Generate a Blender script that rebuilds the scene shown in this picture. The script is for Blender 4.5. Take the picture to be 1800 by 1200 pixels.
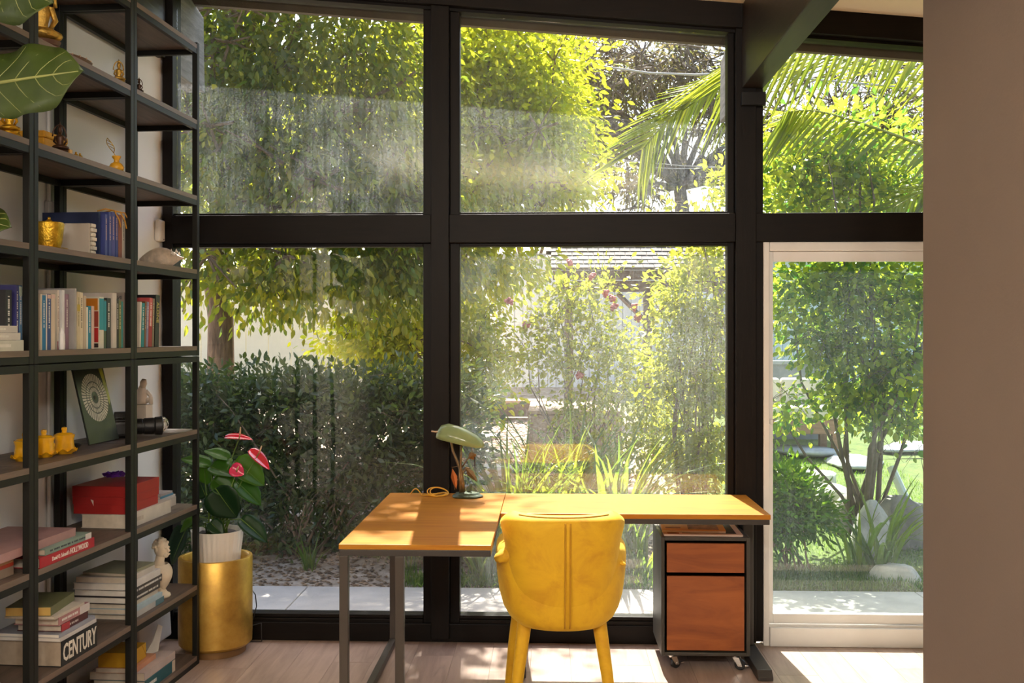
import bpy, bmesh, math, random
import numpy as np
from mathutils import Vector, Matrix, Euler

for o in list(bpy.data.objects):
    bpy.data.objects.remove(o, do_unlink=True)
scene = bpy.context.scene
COL = scene.collection
random.seed(7)
rng = np.random.default_rng(11)
PI = math.pi

# ---------------------------------------------------------------- camera
F, TH, D, H, V0 = 1780.0, math.radians(2.09), 5.27, 1.586, 588.0
cam = bpy.data.cameras.new('camera')
cam.sensor_width = 36.0
cam.lens = 36.0 * F / 1800.0
cam.shift_y = -(600.0 - V0) / 1800.0
cam.clip_end = 300
camo = bpy.data.objects.new('camera', cam)
camo.location = (0, -D, H)
camo.rotation_euler = (PI / 2, 0, TH)
COL.objects.link(camo)
scene.camera = camo

# ---------------------------------------------------------------- world, sun, exposure
SUN_EL, SUN_AZ = math.radians(54.3), math.radians(4.8)
world = bpy.data.worlds.new('sky')
scene.world = world
world.use_nodes = True
wn = world.node_tree.nodes
wl = world.node_tree.links
bg = wn['Background']
sky = wn.new('ShaderNodeTexSky')
sky.sky_type = 'NISHITA'
sky.sun_disc = False
sky.sun_elevation = SUN_EL
sky.sun_rotation = -SUN_AZ
sky.air_density = 1.0
sky.dust_density = 3.0
sky.ozone_density = 1.0
wl.new(sky.outputs[0], bg.inputs[0])
bg.inputs[1].default_value = 0.46

sun = bpy.data.lights.new('sun', 'SUN')
sun.energy = 18.0
sun.color = (1.0, 0.95, 0.86)
sun.angle = math.radians(0.53)
suno = bpy.data.objects.new('sun', sun)
sd = Vector((math.sin(SUN_AZ) * math.cos(SUN_EL), -math.cos(SUN_AZ) * math.cos(SUN_EL), -math.sin(SUN_EL)))
suno.rotation_euler = sd.to_track_quat('-Z', 'Y').to_euler()
suno.location = (-1, 12, 16)
COL.objects.link(suno)
FILL_GLOW = 88.0            # radiance of the unseen fill globes added behind the camera

vs = scene.view_settings
vs.view_transform = 'Standard'
vs.look = 'None'
vs.exposure = 0.14
vs.gamma = 1.0
vs.use_curve_mapping = False

# ---------------------------------------------------------------- geometry of the view (places things at real depths)
RX, WX = (math.cos(TH), math.sin(TH)), (-math.sin(TH), math.cos(TH))
def at(u, v, Y=None, Z=None, zc=None):
    a, b = (u - 900) / F, -(v - V0) / F
    d = (a * RX[0] + WX[0], a * RX[1] + WX[1], b)
    t = zc if zc is not None else ((Y + D) / d[1] if Y is not None else (Z - H) / d[2])
    return Vector((d[0] * t, -D + d[1] * t, H + d[2] * t))
def xat(u, Y):
    return at(u, V0, Y=Y).x
def zat(v, x, y):
    zc = x * WX[0] + (y + D) * WX[1]
    return H - (v - V0) * zc / F
# shelf frame: s along the shelf towards the window, d towards the left wall
SA = math.radians(3.37)
ES, ED = Vector((math.sin(SA), math.cos(SA), 0)), Vector((-math.cos(SA), math.sin(SA), 0))
SO = at(349, V0, zc=4.88) - ES * 1.4025
SO.z = 0
SROT = PI / 2 - SA
def S(s, d, z=0.0):
    return SO + ES * s + ED * d + Vector((0, 0, z))
def su(u, d=0.0):
    k = (u - 900) / F
    p = SO + ED * d + Vector((0, D, 0))
    xc, zc = p.x * RX[0] + p.y * RX[1], p.x * WX[0] + p.y * WX[1]
    ex, ez = ES.x * RX[0] + ES.y * RX[1], ES.x * WX[0] + ES.y * WX[1]
    return (k * zc - xc) / (ex - k * ez)
def sz(v, s, d=0.0):
    p = S(s, d)
    return zat(v, p.x, p.y)

# ---------------------------------------------------------------- materials
MATS = {}
def nodes_of(name):
    m = bpy.data.materials.new(name)
    m.use_nodes = True
    nt = m.node_tree
    return m, nt, nt.nodes['Principled BSDF']
def rgb(c):
    return (c[0], c[1], c[2], 1.0)
def coords(nt, scale=(1, 1, 1)):
    tc = nt.nodes.new('ShaderNodeTexCoord')
    mp = nt.nodes.new('ShaderNodeMapping')
    mp.inputs['Scale'].default_value = scale
    nt.links.new(tc.outputs['Object'], mp.inputs['Vector'])
    return mp.outputs['Vector']
def noise(nt, vec, scale, detail=4, rough=0.55, dist=0.0):
    n = nt.nodes.new('ShaderNodeTexNoise')
    n.inputs['Scale'].default_value = scale
    n.inputs['Detail'].default_value = detail
    n.inputs['Roughness'].default_value = rough
    n.inputs['Distortion'].default_value = dist
    nt.links.new(vec, n.inputs['Vector'])
    return n.outputs['Fac']
def ramp(nt, fac, stops):
    r = nt.nodes.new('ShaderNodeValToRGB')
    e = r.color_ramp.elements
    e[0].position, e[0].color = stops[0][0], rgb(stops[0][1])
    e[1].position, e[1].color = stops[-1][0], rgb(stops[-1][1])
    for p, c in stops[1:-1]:
        x = e.new(p)
        x.color = rgb(c)
    nt.links.new(fac, r.inputs['Fac'])
    return r.outputs['Color']
def bump(nt, bsdf, fac, strength, dist=0.01):
    b = nt.nodes.new('ShaderNodeBump')
    b.inputs['Strength'].default_value = strength
    b.inputs['Distance'].default_value = dist
    nt.links.new(fac, b.inputs['Height'])
    nt.links.new(b.outputs[0], bsdf.inputs['Normal'])
def mul(c, k):
    return tuple(min(1.0, x * k) for x in c)
def M(name, col=(0.5, 0.5, 0.5), rough=0.5, metal=0.0, var=0.12, scale=8.0, stretch=(1, 1, 1), bmp=0.0, bscale=None, coat=0.0, spec=0.5, sheen=0.0):
    if name in MATS:
        return MATS[name]
    m, nt, b = nodes_of(name)
    vec = coords(nt, stretch)
    f = noise(nt, vec, scale)
    c = ramp(nt, f, [(0.3, mul(col, 1 - var)), (0.7, mul(col, 1 + var))])
    nt.links.new(c, b.inputs['Base Color'])
    b.inputs['Roughness'].default_value = rough
    b.inputs['Metallic'].default_value = metal
    b.inputs['Specular IOR Level'].default_value = spec
    b.inputs['Coat Weight'].default_value = coat
    if sheen:
        b.inputs['Sheen Weight'].default_value = sheen
        b.inputs['Sheen Roughness'].default_value = 0.4
    if bmp:
        bump(nt, b, noise(nt, vec, bscale or scale * 4), bmp)
    MATS[name] = m
    return m
def wood(name, dark, light, rough=0.4, scale=3.0, axis=0, stretch=12.0, coat=0.0, rnd=0.0, bmp=0.15, spec=0.5):
    if name in MATS:
        return MATS[name]
    m, nt, b = nodes_of(name)
    st = [stretch] * 3
    st[axis] = 1.0
    vec = coords(nt, tuple(st))
    oi = nt.nodes.new('ShaderNodeObjectInfo')
    ad = nt.nodes.new('ShaderNodeVectorMath')
    ad.operation = 'ADD'
    sc = nt.nodes.new('ShaderNodeVectorMath')
    sc.operation = 'SCALE'
    sc.inputs['Scale'].default_value = 40.0
    cx = nt.nodes.new('ShaderNodeCombineXYZ')
    for k in range(3):
        nt.links.new(oi.outputs['Random'], cx.inputs[k])
    nt.links.new(cx.outputs[0], sc.inputs[0])
    nt.links.new(vec, ad.inputs[0])
    nt.links.new(sc.outputs[0], ad.inputs[1])
    f1 = noise(nt, ad.outputs[0], scale, 5, 0.6, 1.2)
    c = ramp(nt, f1, [(0.3, dark), (0.5, tuple((x + y) / 2 for x, y in zip(dark, light))), (0.72, light)])
    if rnd:
        hs = nt.nodes.new('ShaderNodeHueSaturation')
        mr = nt.nodes.new('ShaderNodeMapRange')
        mr.inputs['To Min'].default_value = 1 - rnd
        mr.inputs['To Max'].default_value = 1 + rnd
        nt.links.new(oi.outputs['Random'], mr.inputs['Value'])
        nt.links.new(mr.outputs[0], hs.inputs['Value'])
        nt.links.new(c, hs.inputs['Color'])
        c = hs.outputs['Color']
    nt.links.new(c, b.inputs['Base Color'])
    b.inputs['Roughness'].default_value = rough
    b.inputs['Coat Weight'].default_value = coat
    b.inputs['Coat Roughness'].default_value = 0.15
    b.inputs['Specular IOR Level'].default_value = spec
    if bmp:
        bump(nt, b, f1, bmp, 0.002)
    MATS[name] = m
    return m
def leafmat(name, c1, c2, t1, t2, trans=0.5, rough=0.35, spec=0.4):
    # each leaf (mesh island or object) gets its own tint; light passes through the blade
    if name in MATS:
        return MATS[name]
    m, nt, b = nodes_of(name)
    g = nt.nodes.new('ShaderNodeNewGeometry')
    oi = nt.nodes.new('ShaderNodeObjectInfo')
    ad = nt.nodes.new('ShaderNodeMath')
    ad.operation = 'ADD'
    nt.links.new(g.outputs['Random Per Island'], ad.inputs[0])
    nt.links.new(oi.outputs['Random'], ad.inputs[1])
    fr = nt.nodes.new('ShaderNodeMath')
    fr.operation = 'FRACT'
    nt.links.new(ad.outputs[0], fr.inputs[0])
    c = ramp(nt, fr.outputs[0], [(0.0, c1), (1.0, c2)])
    t = ramp(nt, fr.outputs[0], [(0.0, t1), (1.0, t2)])
    nt.links.new(c, b.inputs['Base Color'])
    b.inputs['Roughness'].default_value = rough
    b.inputs['Specular IOR Level'].default_value = spec
    tr = nt.nodes.new('ShaderNodeBsdfTranslucent')
    nt.links.new(t, tr.inputs['Color'])
    mx = nt.nodes.new('ShaderNodeMixShader')
    mx.inputs[0].default_value = trans
    nt.links.new(b.outputs[0], mx.inputs[1])
    nt.links.new(tr.outputs[0], mx.inputs[2])
    nt.links.new(mx.outputs[0], nt.nodes['Material Output'].inputs['Surface'])
    MATS[name] = m
    return m
def glassmat(name, tint, dust, streak, refl=0.035):
    m, nt, b = nodes_of(name)
    nt.nodes.remove(b)
    tp = nt.nodes.new('ShaderNodeBsdfTransparent')
    tp.inputs['Color'].default_value = rgb(tint)
    gl = nt.nodes.new('ShaderNodeBsdfGlossy')
    gl.inputs['Roughness'].default_value = 0.0
    lw = nt.nodes.new('ShaderNodeLayerWeight')
    lw.inputs['Blend'].default_value = 0.35
    mr = nt.nodes.new('ShaderNodeMapRange')
    mr.inputs['To Min'].default_value = refl
    mr.inputs['To Max'].default_value = 0.6
    pw = nt.nodes.new('ShaderNodeMath')
    pw.operation = 'POWER'
    pw.inputs[1].default_value = 3.0
    nt.links.new(lw.outputs['Facing'], pw.inputs[0])
    nt.links.new(pw.outputs[0], mr.inputs['Value'])
    mx = nt.nodes.new('ShaderNodeMixShader')
    nt.links.new(mr.outputs[0], mx.inputs[0])
    nt.links.new(tp.outputs[0], mx.inputs[1])
    nt.links.new(gl.outputs[0], mx.inputs[2])
    # a film of dust and dried rain streaks that scatters the sun
    vec = coords(nt)
    vst = coords(nt, (30, 1, 1.6))
    n1 = noise(nt, vec, 1.7, 3, 0.6)
    n2 = noise(nt, vst, 2.2, 5, 0.7)
    n3 = noise(nt, vec, 160.0, 2, 0.5)
    r1 = ramp(nt, n1, [(0.38, (0.30,) * 3), (0.66, (1,) * 3)])
    r2 = ramp(nt, n2, [(0.35, (1 - streak,) * 3), (0.7, (1,) * 3)])
    r3 = ramp(nt, n3, [(0.42, (0.35,) * 3), (0.66, (2.2,) * 3)])
    def mulc(a, c):
        k = nt.nodes.new('ShaderNodeMath')
        k.operation = 'MULTIPLY'
        nt.links.new(a, k.inputs[0])
        if isinstance(c, float):
            k.inputs[1].default_value = c
        else:
            nt.links.new(c, k.inputs[1])
        return k.outputs[0]
    fac = mulc(mulc(mulc(r1, r2), r3), float(dust))
    tl = nt.nodes.new('ShaderNodeBsdfTranslucent')
    tl.inputs['Color'].default_value = (0.82, 0.87, 0.90, 1)
    m2 = nt.nodes.new('ShaderNodeMixShader')
    nt.links.new(fac, m2.inputs[0])
    nt.links.new(mx.outputs[0], m2.inputs[1])
    nt.links.new(tl.outputs[0], m2.inputs[2])
    nt.links.new(m2.outputs[0], nt.nodes['Material Output'].inputs['Surface'])
    return m

# ---------------------------------------------------------------- mesh helpers
class MB:
    def __init__(s):
        s.v, s.f = [], []
    def add(s, v, f):
        n = len(s.v)
        s.v += [tuple(p) for p in v]
        s.f += [tuple(i + n for i in q) for q in f]
        return s
    def box(s, x0, x1, y0, y1, z0, z1, mat=None):
        p = [(x0, y0, z0), (x1, y0, z0), (x1, y1, z0), (x0, y1, z0), (x0, y0, z1), (x1, y0, z1), (x1, y1, z1), (x0, y1, z1)]
        if mat is not None:
            p = [mat @ Vector(q) for q in p]
        return s.add(p, [(0, 3, 2, 1), (4, 5, 6, 7), (0, 1, 5, 4), (1, 2, 6, 5), (2, 3, 7, 6), (3, 0, 4, 7)])
    def hexa(s, p):
        return s.add(p, [(0, 3, 2, 1), (4, 5, 6, 7), (0, 1, 5, 4), (1, 2, 6, 5), (2, 3, 7, 6), (3, 0, 4, 7)])
    def tube(s, pts, rad, n=8, cap=True, flat=1.0):
        pts = [Vector(p) for p in pts]
        if not hasattr(rad, '__len__'):
            rad = [rad] * len(pts)
        rings, ref = [], None
        for i, p in enumerate(pts):
            t = (pts[min(i + 1, len(pts) - 1)] - pts[max(i - 1, 0)]).normalized()
            if ref is None:
                ref = t.orthogonal().normalized() if abs(t.z) > 0.9 else Vector((0, 0, 1)).cross(t).normalized()
            ref = (ref - t * ref.dot(t)).normalized()
            b = t.cross(ref)
            rings.append([p + (ref * math.cos(2 * PI * k / n) + b * math.sin(2 * PI * k / n) * flat) * rad[i] for k in range(n)])
        v = [q for r in rings for q in r]
        f = []
        for i in range(len(pts) - 1):
            for k in range(n):
                a, b2 = i * n + k, i * n + (k + 1) % n
                f.append((a, b2, b2 + n, a + n))
        if cap:
            f.append(tuple(range(n))[::-1])
            f.append(tuple(range((len(pts) - 1) * n, len(pts) * n)))
        return s.add(v, f)
    def lathe(s, prof, n=24, c=(0, 0, 0), sx=1.0, sy=1.0, wob=None):
        v, f = [], []
        for r, z in prof:
            for k in range(n):
                a = 2 * PI * k / n
                rr, zz = (r, z) if wob is None else wob(r, z, a)
                v.append((c[0] + rr * math.cos(a) * sx, c[1] + rr * math.sin(a) * sy, c[2] + zz))
        for i in range(len(prof) - 1):
            for k in range(n):
                a, b = i * n + k, i * n + (k + 1) % n
                f.append((a, b, b + n, a + n))
        if prof[0][0] > 1e-6:
            f.append(tuple(range(n))[::-1])
        if prof[-1][0] > 1e-6:
            f.append(tuple(range((len(prof) - 1) * n, len(prof) * n)))
        return s.add(v, f)
    def ball(s, c, r, n=12, m=8, sc=(1, 1, 1)):
        prof = [(max(1e-7, r * math.sin(PI * i / m)), -r * math.cos(PI * i / m)) for i in range(m + 1)]
        v, f = [], []
        for rr, z in prof:
            for k in range(n):
                a = 2 * PI * k / n
                v.append((c[0] + rr * math.cos(a) * sc[0], c[1] + rr * math.sin(a) * sc[1], c[2] + z * sc[2]))
        for i in range(m):
            for k in range(n):
                a, b = i * n + k, i * n + (k + 1) % n
                f.append((a, b, b + n, a + n))
        return s.add(v, f)
    def prism(s, poly, y0, y1, fn=None):
        n = len(poly)
        v = [(p[0], y0, p[1]) for p in poly] + [(p[0], y1, p[1]) for p in poly]
        if fn:
            v = [fn(q) for q in v]
        f = [tuple(range(n)), tuple(range(2 * n - 1, n - 1, -1))]
        for k in range(n):
            j = (k + 1) % n
            f.append((k, k + n, j + n, j))
        return s.add(v, f)
    def grid(s, fn, nu, nv, closeu=False):
        v = [fn(i, j) for j in range(nv) for i in range(nu)]
        f = []
        for j in range(nv - 1):
            for i in range(nu if closeu else nu - 1):
                a, b = j * nu + i, j * nu + (i + 1) % nu
                f.append((a, b, b + nu, a + nu))
        return s.add(v, f)
    def mesh(s, name, mat=None, smooth=False, weld=False):
        me = bpy.data.meshes.new(name)
        me.from_pydata(s.v, [], s.f)
        bm = bmesh.new()
        bm.from_mesh(me)
        if weld:
            bmesh.ops.remove_doubles(bm, verts=bm.verts, dist=1e-5)
        bmesh.ops.recalc_face_normals(bm, faces=bm.faces)
        bm.to_mesh(me)
        bm.free()
        if mat:
            me.materials.append(mat)
        if smooth:
            me.polygons.foreach_set('use_smooth', [True] * len(me.polygons))
            if smooth is not True:
                me.set_sharp_from_angle(angle=math.radians(smooth))
        return me
    def build(s, name, mat, parent=None, smooth=False, bevel=0.0, sub=0, solid=0.0, weld=False, seg=2, loc=None, rot=None):
        o = bpy.data.objects.new(name, s.mesh(name, mat, smooth, weld))
        COL.objects.link(o)
        if parent is not None:
            o.parent = parent
        if loc is not None:
            o.location = loc
        if rot is not None:
            o.rotation_euler = rot
        if solid:
            q = o.modifiers.new('solid', 'SOLIDIFY')
            q.thickness = solid
            q.offset = 0
        if sub:
            q = o.modifiers.new('sub', 'SUBSURF')
            q.levels = q.render_levels = sub
        if bevel:
            q = o.modifiers.new('bevel', 'BEVEL')
            q.width = bevel
            q.segments = seg
            q.limit_method = 'ANGLE'
            q.angle_limit = math.radians(40)
        return o
def tag(o, label, cat, group=None):
    o['label'] = label
    o['category'] = cat
    if group:
        o['group'] = group
    return o
def struct(o):
    o['kind'] = 'structure'
    return o
def thing(name, label, cat, loc=(0, 0, 0), rz=0.0, group=None):
    o = bpy.data.objects.new(name, None)
    o.empty_display_size = 0.1
    COL.objects.link(o)
    o.location = loc
    o.rotation_euler = (0, 0, rz)
    return tag(o, label, cat, group)
def inst(name, mesh, parent=None, mat=None, loc=None, rot=None, scale=None):
    o = bpy.data.objects.new(name, mesh)
    COL.objects.link(o)
    if parent is not None:
        o.parent = parent
    if mat is not None:
        o.matrix_basis = mat
    if loc is not None:
        o.location = loc
    if rot is not None:
        o.rotation_euler = rot
    if scale is not None:
        o.scale = scale
    return o
def text(name, body, size, mat, parent, mw, thick=0.0006, xs=1.0, bold=0.0):
    cu = bpy.data.curves.new(name, 'FONT')
    cu.body = body
    cu.size = size
    cu.extrude = thick
    cu.offset = bold
    cu.resolution_u = 2
    cu.align_x = 'CENTER'
    cu.align_y = 'CENTER'
    t = bpy.data.objects.new(name, cu)
    me = bpy.data.meshes.new_from_object(t)
    bpy.data.objects.remove(t)
    bpy.data.curves.remove(cu)
    me.materials.clear()
    me.materials.append(mat)
    o = inst(name, me, parent)
    o.matrix_basis = mw @ Matrix.Diagonal((xs, 1, 1, 1))
    return o
def frame(ox, ax, ay, az):
    m = Matrix.Identity(4)
    for i, a in enumerate((ax, ay, az)):
        for k in range(3):
            m[k][i] = a[k]
    for k in range(3):
        m[k][3] = ox[k]
    return m
# ================================================================ THE ROOM
STAIN = wood('dark_stain', (0.0035, 0.0023, 0.0016), (0.0085, 0.0052, 0.0034), 0.5, 3.0, 2, 10, bmp=0.35, spec=0.18)
STAINX = wood('dark_stain_x', (0.0035, 0.0023, 0.0016), (0.0085, 0.0052, 0.0034), 0.5, 3.0, 0, 10, bmp=0.35, spec=0.18)
STAINY = wood('dark_stain_y', (0.009, 0.006, 0.0042), (0.024, 0.015, 0.010), 0.38, 3.0, 1, 9, bmp=0.7)
OUTPAINT = M('outside_brown_paint', (0.085, 0.060, 0.042), 0.6, var=0.1, bmp=0.1)
WALLW = M('white_wall_paint', (0.90, 0.87, 0.84), 0.75, var=0.02, scale=3, bmp=0.08, bscale=120)
WALLB = M('tan_wall_paint', (0.205, 0.152, 0.116), 0.8, var=0.03, scale=2, bmp=0.12, bscale=90)
CEIL = M('cream_ceiling_paint', (0.80, 0.70, 0.50), 0.8, var=0.03, scale=2)
VINYL = M('white_vinyl_frame', (0.75, 0.735, 0.71), 0.4, var=0.03)
PLANK = wood('oak_floor_plank', (0.31, 0.222, 0.178), (0.46, 0.345, 0.285), 0.34, 2.2, 1, 9, rnd=0.10, bmp=0.12)
SUBF = M('subfloor', (0.30, 0.22, 0.17), 0.6)
GLASS = glassmat('window_glass_dusty', (0.985, 0.985, 0.98), 0.052, 0.75, 0.045)
GLASSL = glassmat('window_glass_cleaner', (0.985, 0.985, 0.98), 0.010, 0.8, 0.030)
GLASSM = glassmat('window_glass_hazy', (0.985, 0.985, 0.98), 0.050, 0.6, 0.07)
GLASSD = glassmat('door_glass', (0.93, 0.985, 0.965), 0.018, 0.5, 0.04)

def hb(x):   # underside of the sloping header
    return 3.228 - 0.088 * x
def cz(x):   # sloping ceiling
    return 3.352 - 0.09 * x

fl = struct(MB().box(-2.75, 4.6, -9.2, 0.10, -0.16, -0.014).build('floor', SUBF))
pw = 0.192
px = -2.2
ci = 0
offs = [0.45, 0.95, 0.18, 0.72, 1.12, 0.33, 0.83]
plank_meshes = {}
while px < 4.4:
    y = -0.005 + offs[ci % 7]
    while y > -3.4:
        y1, y0 = min(y, -0.012), max(y - 1.22, -3.4)
        if y1 - y0 > 0.05:
            L = round(y1 - y0 - 0.002, 3)
            if L not in plank_meshes:
                plank_meshes[L] = MB().box(0, pw - 0.0012, 0, L, -0.014, -0.0007).mesh('plank', PLANK)
            inst('plank', plank_meshes[L], fl, loc=(px, y0 + 0.001, 0))
        y -= 1.22
    px += pw
    ci += 1
rearfl = MB().box(-2.2, 4.4, -9.1, -3.41, -0.014, -0.0007).build('rear_planks', PLANK, fl)

# walls
p0, p1 = S(1.4025 + 0.62, 0.36), S(-7.5, 0.36)
q0, q1 = S(1.4025 + 0.62, 0.50), S(-7.5, 0.50)
k0 = (0.05 - p0.y) / ES.y
a0 = p0 + ES * k0
b0 = q0 + ES * ((0.05 - q0.y) / ES.y)
wlm = MB()
wlm.hexa([(p1.x, p1.y, -0.1), (a0.x, a0.y, -0.1), (b0.x, b0.y, -0.1), (q1.x, q1.y, -0.1), (p1.x, p1.y, 3.75), (a0.x, a0.y, 3.75), (b0.x, b0.y, 3.75), (q1.x, q1.y, 3.75)])
struct(wlm.build('wall_left', WALLW))
WX0 = xat(1622, -1.6)
struct(MB().box(WX0, WX0 + 0.14, -4.6, -1.6, 0, cz(WX0) - 0.005).build('wall_right', WALLB, bevel=0.004))
struct(MB().box(4.4, 4.52, -9.1, 0.0, 0, 2.945).build('wall_far_right', WALLB))
struct(MB().hexa([(-2.85, -9.2, 0), (4.52, -9.2, 0), (4.52, -9.08, 0), (-2.85, -9.08, 0), (-2.85, -9.2, cz(-2.85) + .02), (4.52, -9.2, cz(4.52) + .02), (4.52, -9.08, cz(4.52) + .02), (-2.85, -9.08, cz(-2.85) + .02)]).build('wall_back', M('brown_back_wall', (0.20, 0.15, 0.115), 0.8, var=0.05)))
cm = MB()
cm.hexa([(-2.9, -9.2, cz(-2.9)), (4.6, -9.2, cz(4.6)), (4.6, 0.40, cz(4.6)), (-2.9, 0.40, cz(-2.9)), (-2.9, -9.2, cz(-2.9) + 0.1), (4.6, -9.2, cz(4.6) + 0.1), (4.6, 0.40, cz(4.6) + 0.1), (-2.9, 0.40, cz(-2.9) + 0.1)])
struct(cm.build('ceiling', CEIL))
# eave fascia outside
fm = MB()
def slopebar(mb, x0, x1, y0, y1, f0, f1):
    mb.hexa([(x0, y0, f0(x0)), (x1, y0, f0(x1)), (x1, y1, f0(x1)), (x0, y1, f0(x0)), (x0, y0, f1(x0)), (x1, y0, f1(x1)), (x1, y1, f1(x1)), (x0, y1, f1(x0))])
eave = bpy.data.objects.new('trim_1', None)
COL.objects.link(eave)
struct(eave)
slopebar(fm, -2.9, 4.6, 0.335, 0.375, lambda x: 3.262 - 0.088 * x, lambda x: cz(x) + 0.12)
fm.build('fascia_board', OUTPAINT, eave)
fm = MB()
slopebar(fm, -2.9, 4.6, 0.375, 0.40, lambda x: 3.262 + 0.03 - 0.088 * x, lambda x: cz(x) + 0.14)
fm.build('drip_edge', M('drip_edge_paint', (0.16, 0.12, 0.09), 0.6), eave)
fm = MB()
slopebar(fm, -2.9, 4.6, 0.06, 0.335, lambda x: cz(x) - 0.02, lambda x: cz(x) - 0.002)
fm.build('soffit_board', OUTPAINT, eave)

# front wall of timber: posts, transom, sill, header
fw = bpy.data.objects.new('wall_front', None)
COL.objects.link(fw)
struct(fw)
ML0, ML1 = xat(757, -0.09), xat(789, -0.09)
MS0, MS1 = xat(744, -0.04), xat(808, -0.04)
PR0, PR1 = xat(1294, -0.09), xat(1330, -0.09)
PS0, PS1 = xat(1279, -0.04), xat(1340, -0.04)
JX = xat(306, -0.04)
XR = 4.4
def stop_frame(mb, x0, x1, z0, z1f, y0, y1, w=0.018):
    pass
def vpost(name, x0, x1, y0, y1, z0=0.02, mat=STAIN):
    mb = MB()
    mb.hexa([(x0, y0, z0), (x1, y0, z0), (x1, y1, z0), (x0, y1, z0), (x0, y0, hb(x0)), (x1, y0, hb(x1)), (x1, y1, hb(x1)), (x0, y1, hb(x0))])
    return mb.build(name, mat, fw, bevel=0.003)
vpost('mullion_post', ML0, ML1, -0.085, 0.06)
vpost('glazing_stop', MS0, ML0 - 0.001, -0.04, 0.04)
vpost('glazing_stop', ML1 + 0.001, MS1, -0.04, 0.04)
vpost('mullion_post', PR0, PR1, -0.085, 0.06)
vpost('glazing_stop', PS0, PR0 - 0.001, -0.04, 0.04)
vpost('glazing_stop', PR1 + 0.001, PS1, -0.06, 0.04)
vpost('jamb', JX - 0.055, JX, -0.06, 0.06)
vpost('far_post', 3.3, 3.42, -0.09, 0.09)
ZT0, ZT1 = zat(426, 0, -0.07), zat(376, 0, -0.07)
MB().box(JX, ML0, -0.075, 0.05, ZT0, ZT1).build('transom', STAINX, fw, bevel=0.003)
MB().box(ML1, PR0, -0.075, 0.05, ZT0, ZT1).build('transom', STAINX, fw, bevel=0.003)
MB().box(PR1, 4.4, -0.075, 0.05, ZT0, ZT1).build('transom', STAINX, fw, bevel=0.003)
for xa, xb in ((JX, MS0), (MS1, PS0)):
    MB().box(xa, xb, -0.045, 0.03, ZT1, ZT1 + 0.014).build('glazing_bead', STAINX, fw, bevel=0.003)
    MB().box(xa, xb, -0.045, 0.03, ZT0 - 0.016, ZT0).build('glazing_bead', STAINX, fw, bevel=0.003)
    zb = zat(1083, 0, -0.05)
    MB().box(xa, xb, -0.045, 0.03, zb - 0.02, zb).build('glazing_bead', STAINX, fw, bevel=0.003)
    MB().box(xa, xb, -0.05, 0.05, zb - 0.045, zb - 0.021).build('sill_lip', STAINX, fw, bevel=0.004)
MB().box(JX - 0.05, PR0, -0.06, 0.08, 0.0, zat(1098, 0, -0.06)).build('sill', STAINX, fw, bevel=0.004)
mb = MB()
slopebar(mb, -2.3, 4.5, -0.10, 0.05, hb, lambda x: cz(x) + 0.02)
mb.build('header', STAINX, fw, bevel=0.003)
mb = MB()
slopebar(mb, -2.3, 4.5, -0.06, 0.03, lambda x: hb(x) - 0.016, lambda x: hb(x) - 0.001)
mb.build('header_bead', STAINX, fw)
# wall left of the jamb
MB().box(-2.4, JX - 0.055, -0.02, 0.06, 0.0, 3.5).build('jamb_panel', STAIN, fw)

# ceiling beams that run out through the wall
BX0, BX1 = xat(1305, -0.1), xat(1343, -0.1)
bz = zat(154, BX0, -0.1)
TAIL = wood('weathered_beam_end', (0.11, 0.105, 0.10), (0.30, 0.29, 0.28), 0.8, 3.0, 1, 8, bmp=0.8)
def beam(x0, x1, z0, tailz, y_in, tl):
    o = bpy.data.objects.new('trim_2', None)
    COL.objects.link(o)
    struct(o)
    mb = MB()
    mb.hexa([(x0, y_in, z0), (x1, y_in, z0), (x1, -0.086, z0), (x0, -0.086, z0), (x0, y_in, cz(x0) - .004), (x1, y_in, cz(x1) - .004), (x1, -0.086, cz(x1) - .004), (x0, -0.086, cz(x0) - .004)])
    mb.build('beam_body', STAINY, o, bevel=0.004)
    mb = MB()
    a = tl
    mb.hexa([(x0, 0.06, tailz), (x1, 0.06, tailz), (x1, a, tailz), (x0, a, tailz), (x0, 0.06, cz(x0) - 0.03), (x1, 0.06, cz(x1) - .03), (x1, a - 0.02, cz(x1) - .12), (x0, a - 0.02, cz(x0) - .12)])
    mb.build('beam_tail', TAIL, o, bevel=0.006)
    return o
b1 = beam(BX0, BX1, bz, 2.80, -6.5, 0.58)
MB().box(BX0 - 0.006, BX1 + 0.006, -0.12, -0.087, zat(186, BX0, -0.1), zat(163, BX0, -0.1)).build('beam_bracket', M('bracket_black', (0.012, 0.011, 0.01), 0.4, 0.6), b1, bevel=0.002)
beam(-2.10, xat(309, 0.06), 3.02, 2.985, -6.5, 0.52)

# glass panes (each a pane of its own, 6 mm thick)
def pane(name, x0, x1, z0, t0, t1):
    mb = MB()
    mb.hexa([(x0, -0.003, z0), (x1, -0.003, z0), (x1, 0.003, z0), (x0, 0.003, z0), (x0, -0.003, t0), (x1, -0.003, t1), (x1, 0.003, t1), (x0, 0.003, t0)])
    return struct(mb.build(name, {'window_4': GLASSL, 'window_5': GLASSM, 'window_3': GLASSL}.get(name, GLASS)))
e = 0.001
pane('window_1', JX + e, MS0 - e, ZT1 + 0.015, hb(JX) - 0.017, hb(MS0) - 0.017)
pane('window_2', MS1 + e, PS0 - e, ZT1 + 0.015, hb(MS1) - 0.017, hb(PS0) - 0.017)
pane('window_3', PS1 + e, 3.299, ZT1 + e, hb(PS1) - 0.017, hb(3.299) - 0.017)
pane('window_4', JX + e, MS0 - e, zat(1083, 0, -0.05) + e, ZT0 - 0.017, ZT0 - 0.017)
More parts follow.
